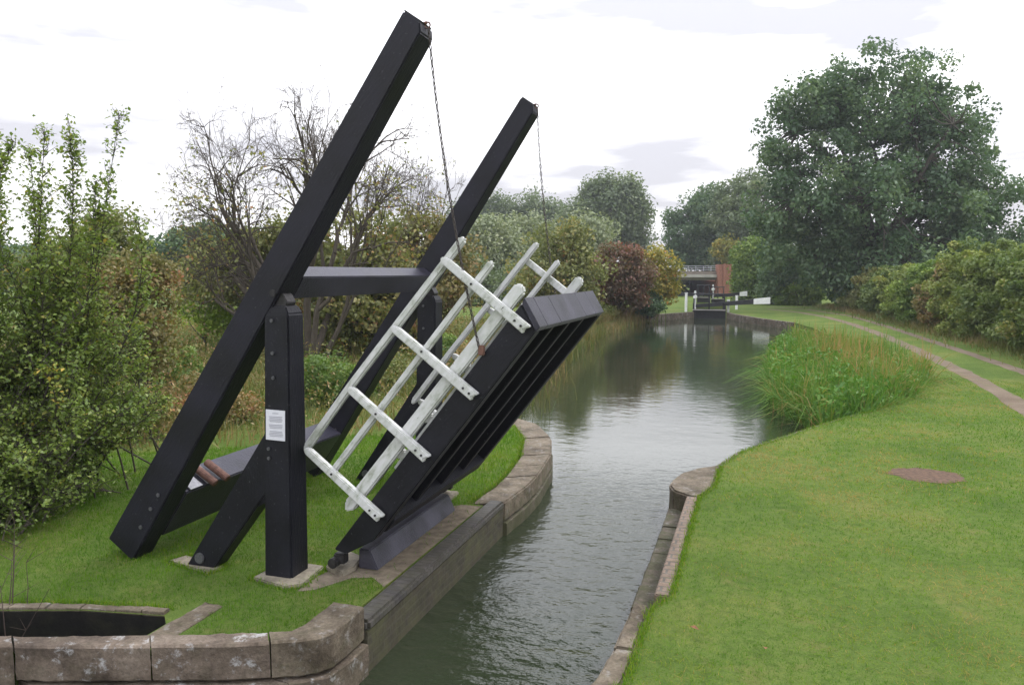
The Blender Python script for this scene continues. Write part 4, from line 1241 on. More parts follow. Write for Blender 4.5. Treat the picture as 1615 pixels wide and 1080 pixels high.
# near leafy bush on the left: arching shoots with leaves along them
def near_bush():
    base = Vector((-8.45, 7.3, 0))
    root = thing('leafy_bush', base, 'large leafy green bush with long upright shoots at the near edge of the picture', 'bush')
    tb = Tubes(5)
    LPs, LNs, LV = [], [], []
    def shoot(p0, p1, r0, spread, dens, v0, bow=0.10, up=0.10, t0=0.22):
        pl = curve_pts(p0, p1, 10, bow, up)
        tb.add(pl, np.linspace(r0, r0 * 0.2, 10), 5)
        ln = np.linalg.norm(pl[-1] - pl[0])
        nt_ = int(ln * dens * 1.75)
        for k in range(nt_):
            t_ = rng.uniform(t0, 1.0)
            f_ = t_ * 9; i_ = min(8, int(f_)); c = pl[i_] + (pl[i_ + 1] - pl[i_]) * (f_ - i_)
            d = unit(1)[0] * 0.9 + (pl[-1] - pl[0]) / ln * 0.7 + np.array([0, 0, 0.15]); d /= np.linalg.norm(d)
            tl = spread * (1.15 - t_) * rng.uniform(0.5, 1.2) + 0.06
            e = c + d * tl
            tb.add(np.array([c, (c + e) / 2 + rng.normal(0, 0.02, 3), e]), [0.005, 0.004, 0.002], 3)
            m_ = 3 + int(tl * 26)
            tt = rng.uniform(0.15, 1.05, m_)[:, None]
            LPs.append(c + (e - c) * tt + rng.normal(0, 0.035, (m_, 3)))
            LNs.append(unit(m_) * 0.8 + np.array([0, 0, 0.8]))
            LV.append(np.full(m_, v0) + rng.normal(0, 0.13, m_) + rng.normal(0, 0.10))
    # the mass
    for k in range(98):
        a = rng.uniform(0, 2 * np.pi); rr = math.sqrt(rng.random())
        p0 = np.array([rng.normal(-0.2, 0.3), rng.normal(0, 0.8), 0.0])
        ex = np.array([math.cos(a) * rr * 1.38, math.sin(a) * rr * 2.6, 0])
        zt = 0.35 + (1 - rr ** 2.2) * rng.uniform(1.6, 3.3) + rng.uniform(0, 0.5)
        p1 = np.array([ex[0] - 0.10, ex[1] - 0.2, zt])
        shoot(p0, p1, 0.014, 0.55, 13, 0.47 + 0.08 * rng.normal(), 0.16, 0.18)
    # skirts near the ground towards the weir
    for k in range(34):
        p0 = np.array([rng.normal(0.2, 0.4), rng.normal(-0.6, 0.8), 0.1])
        p1 = np.array([rng.uniform(-0.5, 1.0), rng.uniform(-2.0, -0.6), rng.uniform(0.2, 1.0)])
        shoot(p0, p1, 0.007, 0.45, 18, 0.36, 0.12, 0.15, 0.02)
    # tall shoots against the sky, seen at chosen places
    for px, py, D in ((188, 178, 9.6), (108, 192, 9.4), (70, 205, 9.2), (25, 225, 9.0), (218, 345, 9.7), (5, 240, 9.2), (150, 285, 9.5), (45, 235, 9.8), (-40, 160, 9.2), (-20, 200, 9.6)):
        tip = np.array(at(px, py, D)) - np.array(base)
        lowp = at(px * 0.55 - 10, 690, D + 0.5)
        p0 = np.array(lowp) - np.array(base)
        shoot(p0, tip, 0.014, 0.50, 19, 0.52, 0.12, 0.05)
    P = np.concatenate(LPs); Nn = np.concatenate(LNs); V_ = np.concatenate(LV)
    ok = P[:, 2] > 0.03
    P, Nn, V_ = P[ok], Nn[ok], V_[ok]
    o = bpy.data.objects.new('stem', tb.mesh('stem')); COL.objects.link(o); o.data.materials.append(M['bark']); o.parent = root
    me = leaf_mesh('foliage', P, Nn, 0.054, 0.62, V_, (0, 0, 0))
    l_ = bpy.data.objects.new('foliage', me); COL.objects.link(l_); me.materials.append(M['l_near']); l_.parent = root
    print('near bush leaves', len(P))
near_bush()

# dead twiggy weed at the weir
tb = Tubes(4)
for k in range(9):
    a = rng.uniform(-0.5, 0.9)
    p1 = np.array([a * 0.75, rng.normal(0.1, 0.15), rng.uniform(0.25, 0.75)])
    pl = curve_pts((rng.normal(0, 0.03), rng.normal(0, 0.03), -0.5), p1, 6, 0.12)
    tb.add(pl, np.linspace(0.009, 0.002, 6), 4)
    for j in range(3):
        i_ = int(rng.integers(3, 6)); tb.add(np.array([pl[i_], pl[i_] + np.array([rng.normal(0, .12), rng.normal(0, .08), rng.uniform(0.03, .15)])]), [0.004, 0.001], 3)
dw = bpy.data.objects.new('dead_weed', tb.mesh('dead_weed')); COL.objects.link(dw); dw.location = (-6.12, 4.86, 0); dw.data.materials.append(M['deadstem'])
finish(dw, 'leafless dead weed sprouting from the dark side weir', 'plant')

# low scrub between the lawn and the trees
for px_, D_, lobes_, mt_, bi_, lab_ in (
        (205, 13.6, [(205, 650, 110, 80)], 'l_olive', 0.05, 'low olive bramble beside the foot of the leafy near bush'),
        (345, 15.0, [(340, 640, 120, 80), (300, 655, 70, 60)], 'l_brown', 0.10, 'low brown dock clump seen between the sloping beam and the notice post'),
        (265, 19.0, [(265, 590, 120, 80)], 'l_green', -0.05, 'low green nettle clump in the tan grass past the leafy near bush'),
        (510, 17.0, [(515, 600, 90, 90), (550, 620, 80, 60)], 'l_green', -0.12, 'green nettle clump just beside the nearer upright post at rail height'),
        (600, 19.0, [(600, 590, 110, 80)], 'l_olive', -0.05, 'dark olive bramble seen through the white rails'),
        (700, 22.0, [(690, 560, 90, 80)], 'l_green', -0.10, 'green scrub clump seen through the rails beside the farther post')):
    plant_px('scrub_clump', lab_, 'shrub', D_, px_, lobes_, 40 * len(lobes_), 130, 0.075, 0.26, mt_, bias=bi_, trunk_r=0.02, fork=0.15, parts=SH, limbs=6, shell=0.3, rag=1.3, tone=0.2)

# left canal bank shrubs
plant_px('hawthorn_bush', 'tall olive bush with rusty flecks above the raised deck end', 'bush', 46, 880,
         [(880, 390, 90, 90), (870, 440, 130, 120), (915, 430, 90, 90)], 110, 150, 0.22, 0.9, 'l_olive', trunk_r=0.14, fork=0.25, parts=SH, shell=0.35)
plant_px('red_bush', 'dull red rounded autumn bush beside the yellowing bush', 'bush', 50, 975,
         [(975, 430, 100, 85), (960, 460, 90, 60), (1000, 445, 60, 70)], 110, 150, 0.20, 0.8, 'l_red', trunk_r=0.12, fork=0.2, parts=SH, shell=0.35)
plant_px('yellow_bush', 'yellowing green bush overhanging the bank by the lock', 'bush', 53, 1030,
         [(1036, 425, 66, 72), (1022, 455, 60, 60), (1054, 445, 38, 52)], 80, 140, 0.20, 0.75, 'l_yellow', trunk_r=0.12, fork=0.25, parts=SH, shell=0.35)
plant_px('dark_bush', 'low dark green bush below the yellowing bush at the bank', 'bush', 52, 1022,
         [(1022, 478, 40, 40)], 30, 110, 0.18, 0.6, 'l_ash', trunk_r=0.08, fork=0.2, parts=SH)
# willows and poplars far off
plant_px('willow_tree', 'pale grey green willow rising between the chains', 'tree', 78, 770,
         [(775, 390, 100, 100), (755, 410, 90, 90)], 110, 140, 0.34, 1.5, 'l_willow', trunk_r=0.4, fork=0.3, flat=1.2)
plant_px('willow_tree', 'pale willow half hidden behind the olive bush', 'tree', 84, 845,
         [(840, 385, 80, 90), (930, 375, 70, 60)], 100, 140, 0.34, 1.5, 'l_willow', trunk_r=0.4, fork=0.3, flat=1.2)
plant_px('willow_tree', 'low mid green willow filling the space beside the sloping beam', 'tree', 70, 735,
         [(735, 440, 80, 90), (800, 460, 110, 80)], 90, 140, 0.30, 1.3, 'l_poplar', trunk_r=0.3, fork=0.3)
plant_px('poplar_tree', 'tallest broad poplar group with a stepped top left of the water gap', 'tree', 130, 965,
         [(965, 335, 110, 95), (930, 360, 90, 90), (1000, 360, 60, 90), (950, 310, 50, 50), (985, 312, 40, 50)], 230, 170, 0.50, 1.9, 'l_poplar', trunk_r=0.6, fork=0.3, flat=1.4, shell=0.45)
for i_, (px, top, lab) in enumerate(((735, 322, 'distant poplar at the sloping beam end of the far row'), (785, 316, 'distant round poplar left of the thin far chain'), (835, 314, 'distant poplar straight behind the thin far chain'), (880, 322, 'distant poplar right of the thin far chain, touching the tallest group'))):
    plant_px('poplar_tree', lab, 'tree', 150, px, [(px, top + 28, 66, 55), (px + 8, top + 60, 70, 70), (px - 14, top + 40, 40, 50)], 90, 140, 0.55, 2.2, 'l_poplar', trunk_r=0.5, fork=0.3, flat=1.3, group='row of distant poplars')
# trees right of the gap, behind the road bridge
plant_px('bridge_tree', 'tall dark green tree directly above the road bridge', 'tree', 118, 1120,
         [(1120, 345, 90, 100), (1090, 370, 80, 80), (1140, 380, 100, 80), (1062, 365, 36, 60), (1085, 402, 80, 40), (1120, 405, 80, 40)], 190, 160, 0.46, 1.8, 'l_ash', trunk_r=0.5, fork=0.25, tone=0.14)
plant_px('bridge_tree', 'broad mid green tree between the road bridge and the huge ash', 'tree', 108, 1185,
         [(1180, 330, 110, 110), (1200, 380, 120, 100), (1160, 400, 80, 70)], 190, 160, 0.44, 1.7, 'l_poplar', bias=-0.1, trunk_r=0.5, fork=0.25)
plant_px('bridge_tree', 'small yellowish tree just over the brick abutment', 'tree', 104, 1150,
         [(1152, 398, 55, 36)], 40, 120, 0.36, 1.1, 'l_yellow', bias=-0.1, trunk_r=0.25, fork=0.3)
plant_px('dark_bush', 'added dark undergrowth standing in for the shade in the road bridge opening', 'bush', 116, 1085, [(1080, 452, 110, 34), (1040, 450, 80, 36), (1115, 455, 50, 30)], 70, 120, 0.4, 1.0, 'l_ash', bias=-0.25, trunk_r=0.15, fork=0.2, parts=SH)  # bush added behind the opening to make it look as dark as shade
plant_px('willow_shrub', 'drooping light green willow shrub hiding the right of the brick abutment', 'shrub', 82, 1188,
         [(1185, 425, 60, 90), (1200, 455, 70, 70), (1175, 460, 40, 60)], 110, 140, 0.30, 1.1, 'l_green', trunk_r=0.2, fork=0.2, parts=SH, flat=1.3)
plant_px('willow_shrub', 'darker green willow shrub under the left edge of the huge ash', 'shrub', 72, 1240,
         [(1235, 435, 70, 80), (1255, 460, 60, 50), (1225, 465, 50, 40)], 110, 140, 0.28, 1.0, 'l_ash', bias=0.15, trunk_r=0.2, fork=0.2, parts=SH)
plant_px('willow_shrub', 'small bright green shrub by the lock end of the hedge', 'shrub', 70, 1262,
         [(1265, 465, 60, 40), (1240, 475, 30, 24)], 50, 120, 0.22, 0.7, 'l_green', trunk_r=0.1, fork=0.2, parts=SH)

# hedge along the towpath: overgrown shrubs of different tints
hedge_line = [(10.4, 20.5), (9.95, 27), (9.6, 33.8), (8.95, 42.4), (8.3, 53), (7.5, 64), (6.0, 73)]
hl = plen(hedge_line)
tints = [('l_hedge', 0.0, 'green hedge shrub at the picture edge, nearest the camera'),
         ('l_hedgey', 0.0, 'tall yellow green hedge shrub, second along from the picture edge'),
         ('l_hedge', 0.08, 'bushy green hedge shrub third along from the picture edge'),
         ('l_hedge', 0.10, 'olive hedge shrub just in front of the bright yellow green one'),
         ('l_hedgey', 0.06, 'bright yellow green hedge shrub halfway along the towpath'),
         ('l_brown', -0.05, 'reddish thin hedge shrub beside the bright yellow green one'),
         ('l_green', 0.0, 'fresh green hedge shrub under the right of the ash crown'),
         ('l_hedgey', -0.1, 'olive hedge shrub under the ash trunk'),
         ('l_hedge', -0.1, 'dark green hedge shrub before the last ones by the lock'),
         ('l_olive', 0.0, 'brown hedge shrub second from the lock end'),
         ('l_green', 0.05, 'small light green hedge shrub at the lock end')]
fr = [0.02, 0.12, 0.215, 0.31, 0.395, 0.46, 0.53, 0.62, 0.71, 0.81, 0.92]
hts = [4.4, 4.7, 4.2, 4.0, 3.9, 3.4, 3.4, 3.2, 3.3, 3.1, 2.7]
for (mt, bi, lab), f_, hh in zip(tints, fr, hts):
    p = polyline_at(hedge_line, f_ * hl)
    ln = 3.0 if 'thin' not in lab else 1.5
    x, y = p[0] + 0.35, p[1]
    plant('hedge_shrub', lab, 'hedge', (x, y, 0),
          [(0, 0, hh * 0.55, 1.25, ln, hh * 0.44), (-0.15, 0.6, hh * 0.28, 1.3, ln * 0.9, hh * 0.30), (0.1, -ln * 0.45, hh * 0.72, 0.8, ln * 0.4, hh * 0.26), (0, ln * 0.5, hh * 0.70, 0.8, ln * 0.4, hh * 0.24)],
          int(190 * ln / 3), 150, 0.105 + 0.0016 * y, 0.42, mt, bias=bi, trunk_r=0.06, fork=0.12, parts=SH, limbs=9, shell=0.55, group='shrubs of the towpath hedge', tone=0.19, rag=1.55)

# background wood behind everything so that no bare horizon shows
for px, D, w_, t_, lab in ((60, 90, 260, 385, 'far dark tree belt seen through the leaves of the near bush'), (-200, 80, 300, 370, 'far dark tree belt outside the near bush'), (480, 120, 260, 400, 'far tree belt low behind the bare tree'), (640, 130, 220, 385, 'far tree belt low behind the upper sloping beam'),
                           (1330, 120, 220, 380, 'far tree belt low behind the ash trunk'), (1520, 110, 260, 370, 'far tree belt behind the hedge top'), (1760, 100, 300, 360, 'far tree belt past the end of the hedge')):
    plant_px('distant_tree', lab, 'tree', D, px, [(px, (t_ + 450) / 2, w_, 450 - t_), (px - w_ * .3, (t_ + 470) / 2, w_ * .5, 430 - t_), (px + w_ * .3, (t_ + 465) / 2, w_ * .5, 435 - t_)], 120, 130, 0.5, 2.0, 'l_ash', trunk_r=0.4, fork=0.3)

# ------------------------------------------------------------------ grasses
def in_poly(x, y, poly):
    inside = np.zeros(len(x), bool)
    j = len(poly) - 1
    for i in range(len(poly)):
        xi, yi = poly[i]; xj, yj = poly[j]
        c = ((yi > y) != (yj > y)) & (x < (xj - xi) * (y - yi) / (yj - yi + 1e-12) + xi)
        inside ^= c
        j = i
    return inside

def vnoise(x, y, s, seed):
    r_ = np.random.default_rng(seed)
    g = r_.random((64, 64))
    fx, fy = x / s, y / s
    ix, iy = np.floor(fx).astype(int), np.floor(fy).astype(int)
    tx, ty = fx - ix, fy - iy
    tx = tx * tx * (3 - 2 * tx); ty = ty * ty * (3 - 2 * ty)
    a = g[ix % 64, iy % 64]; b = g[(ix + 1) % 64, iy % 64]; c = g[ix % 64, (iy + 1) % 64]; d = g[(ix + 1) % 64, (iy + 1) % 64]
    return (a * (1 - tx) + b * tx) * (1 - ty) + (c * (1 - tx) + d * tx) * ty

def scatter(poly, n_):
    xs = np.array([p[0] for p in poly]); ys_ = np.array([p[1] for p in poly])
    x = rng.uniform(xs.min(), xs.max(), n_ * 3); y = rng.uniform(ys_.min(), ys_.max(), n_ * 3)
    ok = in_poly(x, y, poly)
    x, y = x[ok][:n_], y[ok][:n_]
    return x, y

def stuff(name, me, mat, label, cat):
    o = bpy.data.objects.new(name, me); COL.objects.link(o); me.materials.append(M[mat])
    return finish(o, label, cat, kind='stuff')

right_lawn = [(-0.69, 10.2), (-0.69, 6.95), (-0.84, 6.6), (-0.85, 5.3), (-1.05, 4.7), (-1.1, 4.2), (3.4, 3.6), (6.0, 9), (9.0, 22), (6.2, 24), (4.4, 24.4), (3.46, 19.95), (2.24, 17.7), (0.97, 15.4), (-0.18, 13.1), (-0.49, 11.95), (-0.54, 10.6)]
x, y = scatter(right_lawn, 230000)
keep = rng.random(len(x)) < np.clip((6.0 / np.maximum(y, 3)) ** 1.3, 0.12, 1.0)
keep &= ((x - 2.36) ** 2 / 0.25 + (y - 12.35) ** 2 / 0.18) > 1.0 - 0.4 * rng.random(len(x))
rutx = np.interp(y, [-10, 8, 17.8, 21.5, 26], [5.0, 5.25, 5.42, 5.62, 5.72])
keep &= np.abs(x - rutx) > 0.26
rutx = np.interp(y, [-10, 8, 18, 26.2], [7.0, 7.2, 7.45, 7.42])
keep &= np.abs(x - rutx) > 0.22
x, y = x[keep], y[keep]
big = vnoise(x, y, 1.6, 3); small = vnoise(x, y, 0.22, 4)
hgt = (0.010 + 0.018 * rng.random(len(x)) + 0.016 * small) * np.clip(y / 8.0, 1, 1.5)
straw = np.clip((vnoise(x, y, 0.9, 5) - 0.52) * 2.6, 0, 1) * np.clip(0.35 + 0.9 * vnoise(x, y, 0.12, 6), 0, 1) * np.clip(0.25 + (x - 0.5) * 0.28 + (y > 10.5) * 0.5, 0, 1)
straw = np.clip(straw + 0.75 * np.exp(-((x - 2.3) / 0.55) ** 2 - ((y - 7.3) / 1.3) ** 2) * (0.3 + vnoise(x, y, 0.25, 9)) + 0.55 * np.exp(-((x - 0.15) / 0.8) ** 2 - ((y - 12.9) / 1.5) ** 2) + 0.35 * np.exp(-((x + 0.55) / 0.3) ** 2 - ((y - 5.6) / 0.8) ** 2), 0, 1.1)
clov = vnoise(x, y, 0.35, 7) * vnoise(x, y, 0.09, 8)
stuff('lawn_grass', blade_mesh('lawn_grass', np.stack([x, y, np.zeros(len(x))], 1), hgt, np.clip(0.0035 * y / 5, 0.004, 0.012), 1.3, 0.40 + 0.45 * (big - 0.5) + 0.55 * (small - 0.5) - 0.9 * (clov - 0.25) + 0.62 * straw + rng.normal(0, 0.21, len(x)) + np.where(rng.random(len(x)) < 0.05, 0.5, 0), seg=1), 'bl_lawn', 'short mown green lawn grass along the towpath side of the canal', 'grass')

left_lawn = [(-10.5, 9.5), (-9.18, 10.3), (-8.11, 11.0), (-6.76, 12.4), (-5.9, 12.9), (-5.2, 14.6), (-4.44, 14.0), (-3.92, 12.9), (-3.6, 11.6), (-3.45, 10.2), (-3.48, 9.06), (-3.26, 9.05), (-3.26, 5.67), (-3.39, 5.66), (-3.41, 5.12), (-3.9, 4.93), (-4.36, 4.78), (-4.37, 5.55), (-4.62, 5.57), (-4.76, 5.34), (-5.52, 5.24), (-6.08, 5.06), (-6.6, 4.9), (-7.4, 4.5), (-9.5, 5.5)]
x, y = scatter(left_lawn, 120000)
soil = [(-3.96, 6.02), (-3.83, 6.10), (-3.64, 6.46), (-3.45, 6.52), (-3.25, 6.35), (-3.243, 9.0), (-3.5, 8.98), (-3.72, 8.75), (-3.74, 6.85), (-3.92, 6.6), (-4.0, 6.3)]
keep = ~in_poly(x, y, soil) | (rng.random(len(x)) < 0.06)
foot = [(-4.52, 6.13), (-4.10, 6.03), (-3.97, 6.14), (-4.02, 6.60), (-4.48, 6.62)]
keep &= ~in_poly(x, y, foot)
foot = [(-5.62, 6.27), (-5.02, 6.13), (-4.97, 6.33), (-5.55, 6.46)]
keep &= ~in_poly(x, y, foot)
keep &= rng.random(len(x)) < np.clip((7.5 / np.maximum(y, 3)) ** 1.2, 0.3, 1.0)
x, y = x[keep], y[keep]
big = vnoise(x, y, 1.3, 13); small = vnoise(x, y, 0.25, 14)
hgt = (0.018 + 0.026 * rng.random(len(x)) + 0.03 * small) * np.clip(y / 8.0, 1, 1.6)
stuff('lawn_grass', blade_mesh('lawn_grass', np.stack([x, y, np.zeros(len(x))], 1), hgt, np.clip(0.0038 * y / 5, 0.004, 0.011), 1.1, 0.32 + 0.50 * (big - 0.5) + 0.35 * (small - 0.5) + rng.normal(0, 0.16, len(x)), seg=1), 'bl_lawn', 'short green lawn grass under and around the lift bridge', 'grass')

# untrimmed grass against stone edges and footings
def along(pl, n_, off):
    L_ = plen(pl)
    p_ = np.array([polyline_at(pl, v) for v in rng.random(n_) * L_])
    return p_ + rng.normal(0, off, p_.shape)
tuft = np.concatenate([
    along([(-0.5, 11.97), (-0.52, 10.8), (-0.685, 10.2), (-0.685, 6.95), (-0.83, 6.6), (-0.84, 5.3), (-1.06, 4.75)], 2600, 0.025),
    along([(-0.5, 11.98), (-0.2, 13.13), (0.95, 15.42), (2.22, 17.72), (3.45, 19.97)], 2200, 0.03),
    along([(-3.44, 9.1), (-3.41, 10.0), (-3.44, 10.6), (-3.57, 11.7), (-3.89, 12.95), (-4.41, 14.05)], 1500, 0.03),
    along([(-3.27, 5.68), (-3.40, 5.66), (-3.42, 5.12), (-3.9, 4.93), (-4.36, 4.79)], 1500, 0.025),
    along([(-4.53, 6.12), (-4.09, 6.02), (-3.96, 6.13), (-4.01, 6.61), (-4.49, 6.63), (-4.53, 6.12)], 700, 0.025),
    along([(-5.63, 6.26), (-5.01, 6.12), (-4.96, 6.34), (-5.56, 6.47), (-5.63, 6.26)], 700, 0.025),
    along([(-6.35, 6.25), (-5.95, 6.2), (-5.8, 6.6), (-6.0, 9.5)], 900, 0.08),
    along([(-7.3, 4.52), (-6.6, 4.92), (-6.08, 5.08), (-5.52, 5.26), (-4.76, 5.36)], 1100, 0.025)])
n_t = len(tuft)
stuff('edge_grass', blade_mesh('edge_grass', np.column_stack([tuft, np.zeros(n_t)]), rng.uniform(0.025, 0.07, n_t), np.full(n_t, 0.006), 0.8, rng.normal(0.52, 0.2, n_t), seg=2), 'bl_lawn', 'untrimmed longer grass along the stone edges and footings', 'grass')

# rough field behind the lawn
rough = [(-30, 9), (-12, 9.2), (-9.98, 9.75), (-9.18, 10.25), (-8.11, 10.95), (-6.76, 12.35), (-5.95, 12.9), (-5.4, 14.8), (-6.2, 18.5), (-7.1, 24), (-7.9, 31), (-8.8, 43), (-30, 48)]
x, y = scatter(rough, 60000)
d = np.hypot(x, y)
keep = rng.random(len(x)) < np.clip(14 / np.maximum(d, 5), 0.2, 1)
x, y = x[keep], y[keep]
big = vnoise(x, y, 2.4, 23); small = vnoise(x, y, 0.6, 24)
hgt = (0.16 + 0.42 * big + 0.25 * rng.random(len(x))) * np.clip(0.35 + small, 0.4, 1.3)
stuff('rough_grass', blade_mesh('rough_grass', np.stack([x, y, np.zeros(len(x))], 1), hgt, np.full(len(x), 0.016) * np.clip(np.hypot(x, y) / 14, 0.8, 2.2), 0.85, -0.02 + 0.78 * vnoise(x, y, 1.8, 25) + rng.normal(0, 0.16, len(x)), seg=2), 'bl_rough', 'tall dry tan and green rough grass behind the lawn', 'grass')

x, y = scatter(rough, 90000)
d = np.hypot(x, y)
cl = vnoise(x, y, 1.1, 27)
keep = (rng.random(len(x)) < np.clip(14 / np.maximum(d, 5), 0.25, 1)) & (rng.random(len(x)) < np.clip(2.4 * cl - 0.35, 0, 1))
x, y, cl = x[keep], y[keep], cl[keep]
z = 0.05 + (0.25 + 1.05 * cl) * rng.random(len(x)) ** 0.8
tv = vnoise(x, y, 1.5, 28)
stuff('field_weeds', leaf_mesh('field_weeds', np.stack([x, y, z], 1), unit(len(x)) * 0.9 + np.array([0, 0, 0.5]), 0.07 * np.clip(np.hypot(x, y) / 14, 0.8, 1.8), 0.45, -0.10 + 1.15 * tv + rng.normal(0, 0.14, len(x)), (0, 0, 0)), 'bl_rough', 'waist high tangle of brown docks and green nettles behind the lawn', 'weeds')

# bank fringe along the far left water edge
fx, fy = [], []
edge = [(-5.75, 15.25), (-6.15, 18.7), (-7.0, 23.7), (-7.8, 31), (-8.7, 43), (-8.4, 50), (-7.5, 53.6)]
ledge_ = plen(edge)
s_ = rng.random(15000) * ledge_
pp = np.array([polyline_at(edge, v) for v in s_])
off = rng.exponential(0.5, len(pp)) * np.where(rng.random(len(pp)) < 0.25, 0.5, -1.0)
x = pp[:, 0] + off; y = pp[:, 1] + rng.normal(0, 0.2, len(pp))
z = np.where(off > 0.02, Z_W - 0.05, 0.0)
hgt = 0.45 + 0.9 * vnoise(x, y, 2.0, 33) * rng.uniform(0.5, 1.3, len(x))
stuff('bank_grass', blade_mesh('bank_grass', np.stack([x, y, z], 1), hgt, 0.03 * np.clip(y / 30, 0.6, 1.6), 0.5, 0.08 + 0.65 * vnoise(x, y, 3.0, 34) + rng.normal(0, 0.15, len(x)), seg=2), 'bl_rough', 'tangled green and straw coloured grass fringing the water opposite the towpath', 'grass')

x, y = scatter([(-6.1, 17), (-7.0, 24), (-7.8, 31), (-8.6, 42), (-8.3, 50), (-9.6, 50), (-10.4, 42), (-9.4, 30), (-8.4, 22), (-7.3, 17)], 26000)
cl = vnoise(x, y, 1.2, 57)
keep = rng.random(len(x)) < np.clip(2.0 * cl - 0.3, 0, 1)
x, y, cl = x[keep], y[keep], cl[keep]
z = 0.05 + (0.3 + 1.15 * cl) * rng.random(len(x)) ** 0.8
stuff('bank_weeds', leaf_mesh('bank_weeds', np.stack([x, y, z], 1), unit(len(x)) * 0.9 + np.array([0, 0, 0.5]), 0.13, 0.42, 0.0 + 0.85 * vnoise(x, y, 2.2, 58) + rng.normal(0, 0.14, len(x)), (0, 0, 0)), 'bl_rough', 'leafy weeds and brambles massed along the bank opposite the towpath', 'weeds')

# reed bed against the towpath side
reed = [(0.45, 19.6), (0.95, 18.2), (1.25, 16.6), (2.2, 17.75), (3.4, 20.0), (4.5, 23.6), (4.2, 28), (3.2, 32), (2.2, 36), (1.4, 37), (0.8, 33), (0.3, 27), (0.25, 22)]
x, y = scatter(reed, 30000)
cl = vnoise(x, y, 0.55, 43); c2 = vnoise(x, y, 1.4, 44)
keep = rng.random(len(x)) < np.clip(20 / y, 0.35, 1) * np.clip(0.25 + 1.3 * cl, 0, 1)
x, y, cl, c2 = x[keep], y[keep], cl[keep], c2[keep]
rx = np.clip((x - 0.3) / 4.0, 0, 1)
brown = np.clip((vnoise(x, y, 1.6, 45) - 0.30) * 2.6, 0, 1) * np.clip(rx * 2.6 - 0.35, 0, 1) * np.clip((y - 18.5) / 4, 0, 1)
hgt = (0.30 + 0.50 * cl + 0.40 * c2) * rng.uniform(0.4, 1.3, len(x)) * np.clip(0.8 + 0.75 * rx, 0.7, 1.3)
stuff('reeds', blade_mesh('reeds', np.stack([x, y, np.full(len(x), Z_W - 0.05)], 1), hgt + 0.42, rng.uniform(0.016, 0.038, len(x)) * np.clip(y / 20, 0.85, 1.8), 0.75, 0.15 + 0.60 * brown + 0.60 * (cl - 0.4) + rng.normal(0, 0.22, len(x)) + 0.5 * (rng.random(len(x)) < 0.06), seg=3, droop=0.7), 'bl_reed', 'dense green and browning reed bed in the water beside the towpath', 'reeds')
x, y = scatter(reed, 17000)
cl = vnoise(x, y, 0.5, 48)
keep = rng.random(len(x)) < np.clip(20 / y, 0.3, 1) * np.clip(1.6 * cl - 0.15, 0, 1)
x, y, cl = x[keep], y[keep], cl[keep]
z = Z_W + 0.15 + (0.5 + 0.55 * cl) * rng.random(len(x)) ** 0.7
stuff('water_weeds', leaf_mesh('water_weeds', np.stack([x, y, z], 1), unit(len(x)) * 0.8 + np.array([0, 0, 0.6]), 0.13, 0.45, 0.30 + 0.5 * (vnoise(x, y, 0.9, 49) - 0.4) + rng.normal(0, 0.16, len(x)), (0, 0, 0)), 'bl_reed', 'leafy green water weeds tangled among the reeds', 'weeds')
# brown seed heads standing above the back of the reed bed
x, y = scatter([(2.4, 23), (3.9, 23.5), (3.7, 28), (2.6, 33), (1.8, 33)], 55)
stuff('reed_seed_heads', blade_mesh('reed_seed_heads', np.stack([x, y, np.full(len(x), Z_W)], 1), rng.uniform(1.25, 1.8, len(x)), np.full(len(x), 0.035), 0.25, np.clip(rng.normal(0.92, 0.08, len(x)), 0, 1), seg=3), 'bl_reed', 'thin brown seed stalks rising from the back of the reed bed', 'reeds')

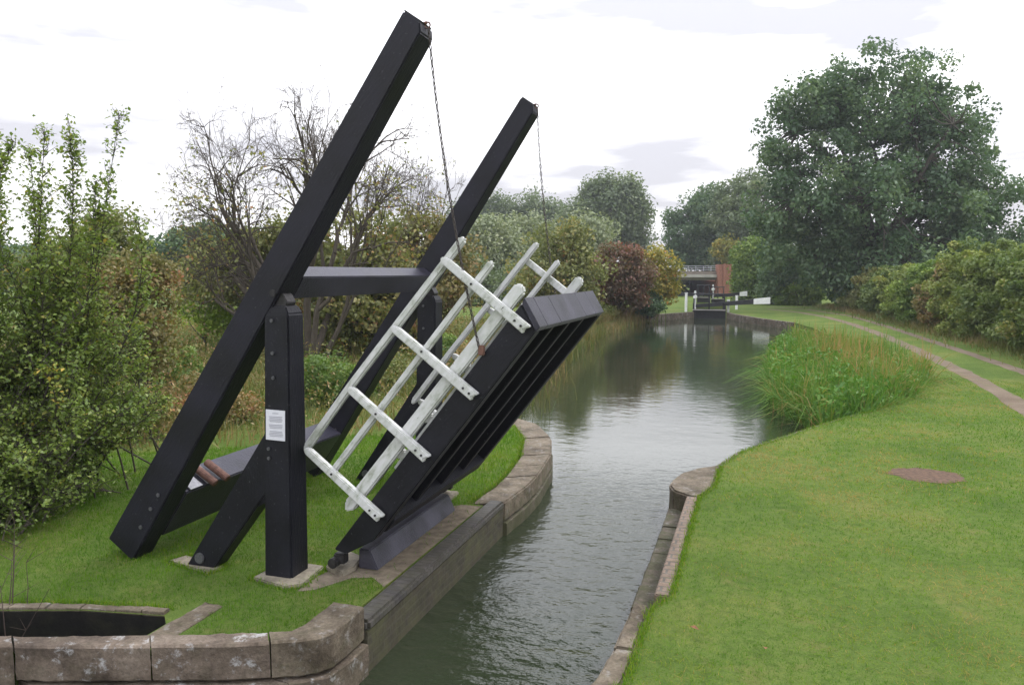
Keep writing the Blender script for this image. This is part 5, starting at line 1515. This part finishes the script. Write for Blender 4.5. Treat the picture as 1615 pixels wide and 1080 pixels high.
# long grass at the hedge foot
s_ = rng.random(9000) * hl
pp = np.array([polyline_at(hedge_line, v) for v in s_])
x = pp[:, 0] - rng.exponential(0.45, len(pp)) - 0.2; y = pp[:, 1]
stuff('verge_grass', blade_mesh('verge_grass', np.stack([x, y, np.zeros(len(x))], 1), 0.18 + 0.3 * rng.random(len(x)), 0.02 * np.clip(y / 25, 0.8, 2), 0.6, 0.15 + 0.5 * vnoise(x, y, 2, 53) + rng.normal(0, 0.12, len(x)), seg=2), 'bl_rough', 'uncut green verge grass at the foot of the hedge', 'grass')

# fallen leaves on the lawn
M['deadleaf'] = mat_simple('fallen_leaf_brown', (0.20, 0.09, 0.04), 0.4, 30, 0.7)
for k, (px, py, lab) in enumerate(((1095, 990, 'brown fallen leaf on the lawn nearest the canal edge'), (1206, 1022, 'brown fallen leaf on the lawn closest to the camera'))):
    t_ = EYE * FPX / (py - 430)
    p = at(px, py, 6.0); d_ = p - Vector((0, 0, EYE)); p = Vector((0, 0, EYE)) + d_ * (-(EYE - 0.05) / d_.z)
    bm = bmesh.new()
    vs = [bm.verts.new(v) for v in ((-0.035, 0, 0.0), (0, -0.02, 0.012), (0.04, 0, 0.004), (0, 0.02, 0.014))]
    bm.faces.new(vs)
    b2 = bmesh.ops.extrude_face_region(bm, geom=list(bm.faces))
    bmesh.ops.translate(bm, verts=[v for v in b2['geom'] if isinstance(v, bmesh.types.BMVert)], vec=(0, 0, 0.002))
    o = obj('fallen_leaf', bm, M['deadleaf']); o.location = p; o.rotation_euler = (0.2, 0.3, k * 1.7)
    finish(o, lab, 'leaf', 'fallen leaves on the lawn')

# thin damp air
M_h = bpy.data.materials.new('haze_air'); M_h.use_nodes = True
t_ = M_h.node_tree
for n_ in list(t_.nodes): t_.nodes.remove(n_)
o_ = t_.nodes.new('ShaderNodeOutputMaterial'); v_ = t_.nodes.new('ShaderNodeVolumePrincipled')
v_.inputs['Color'].default_value = (0.86, 0.90, 0.95, 1); v_.inputs['Density'].default_value = 0.0005; v_.inputs['Anisotropy'].default_value = 0.2
t_.links.new(v_.outputs[0], o_.inputs['Volume'])
bm = bmesh.new(); box(bm, (0, 80, 16), (420, 260, 36.4), 0)
hz = obj('haze', bm, M_h); finish(hz, 'thin pale haze in the damp air over the whole canal', 'haze', kind='stuff')
hz.visible_shadow = True
S.cycles.volume_bounces = 0
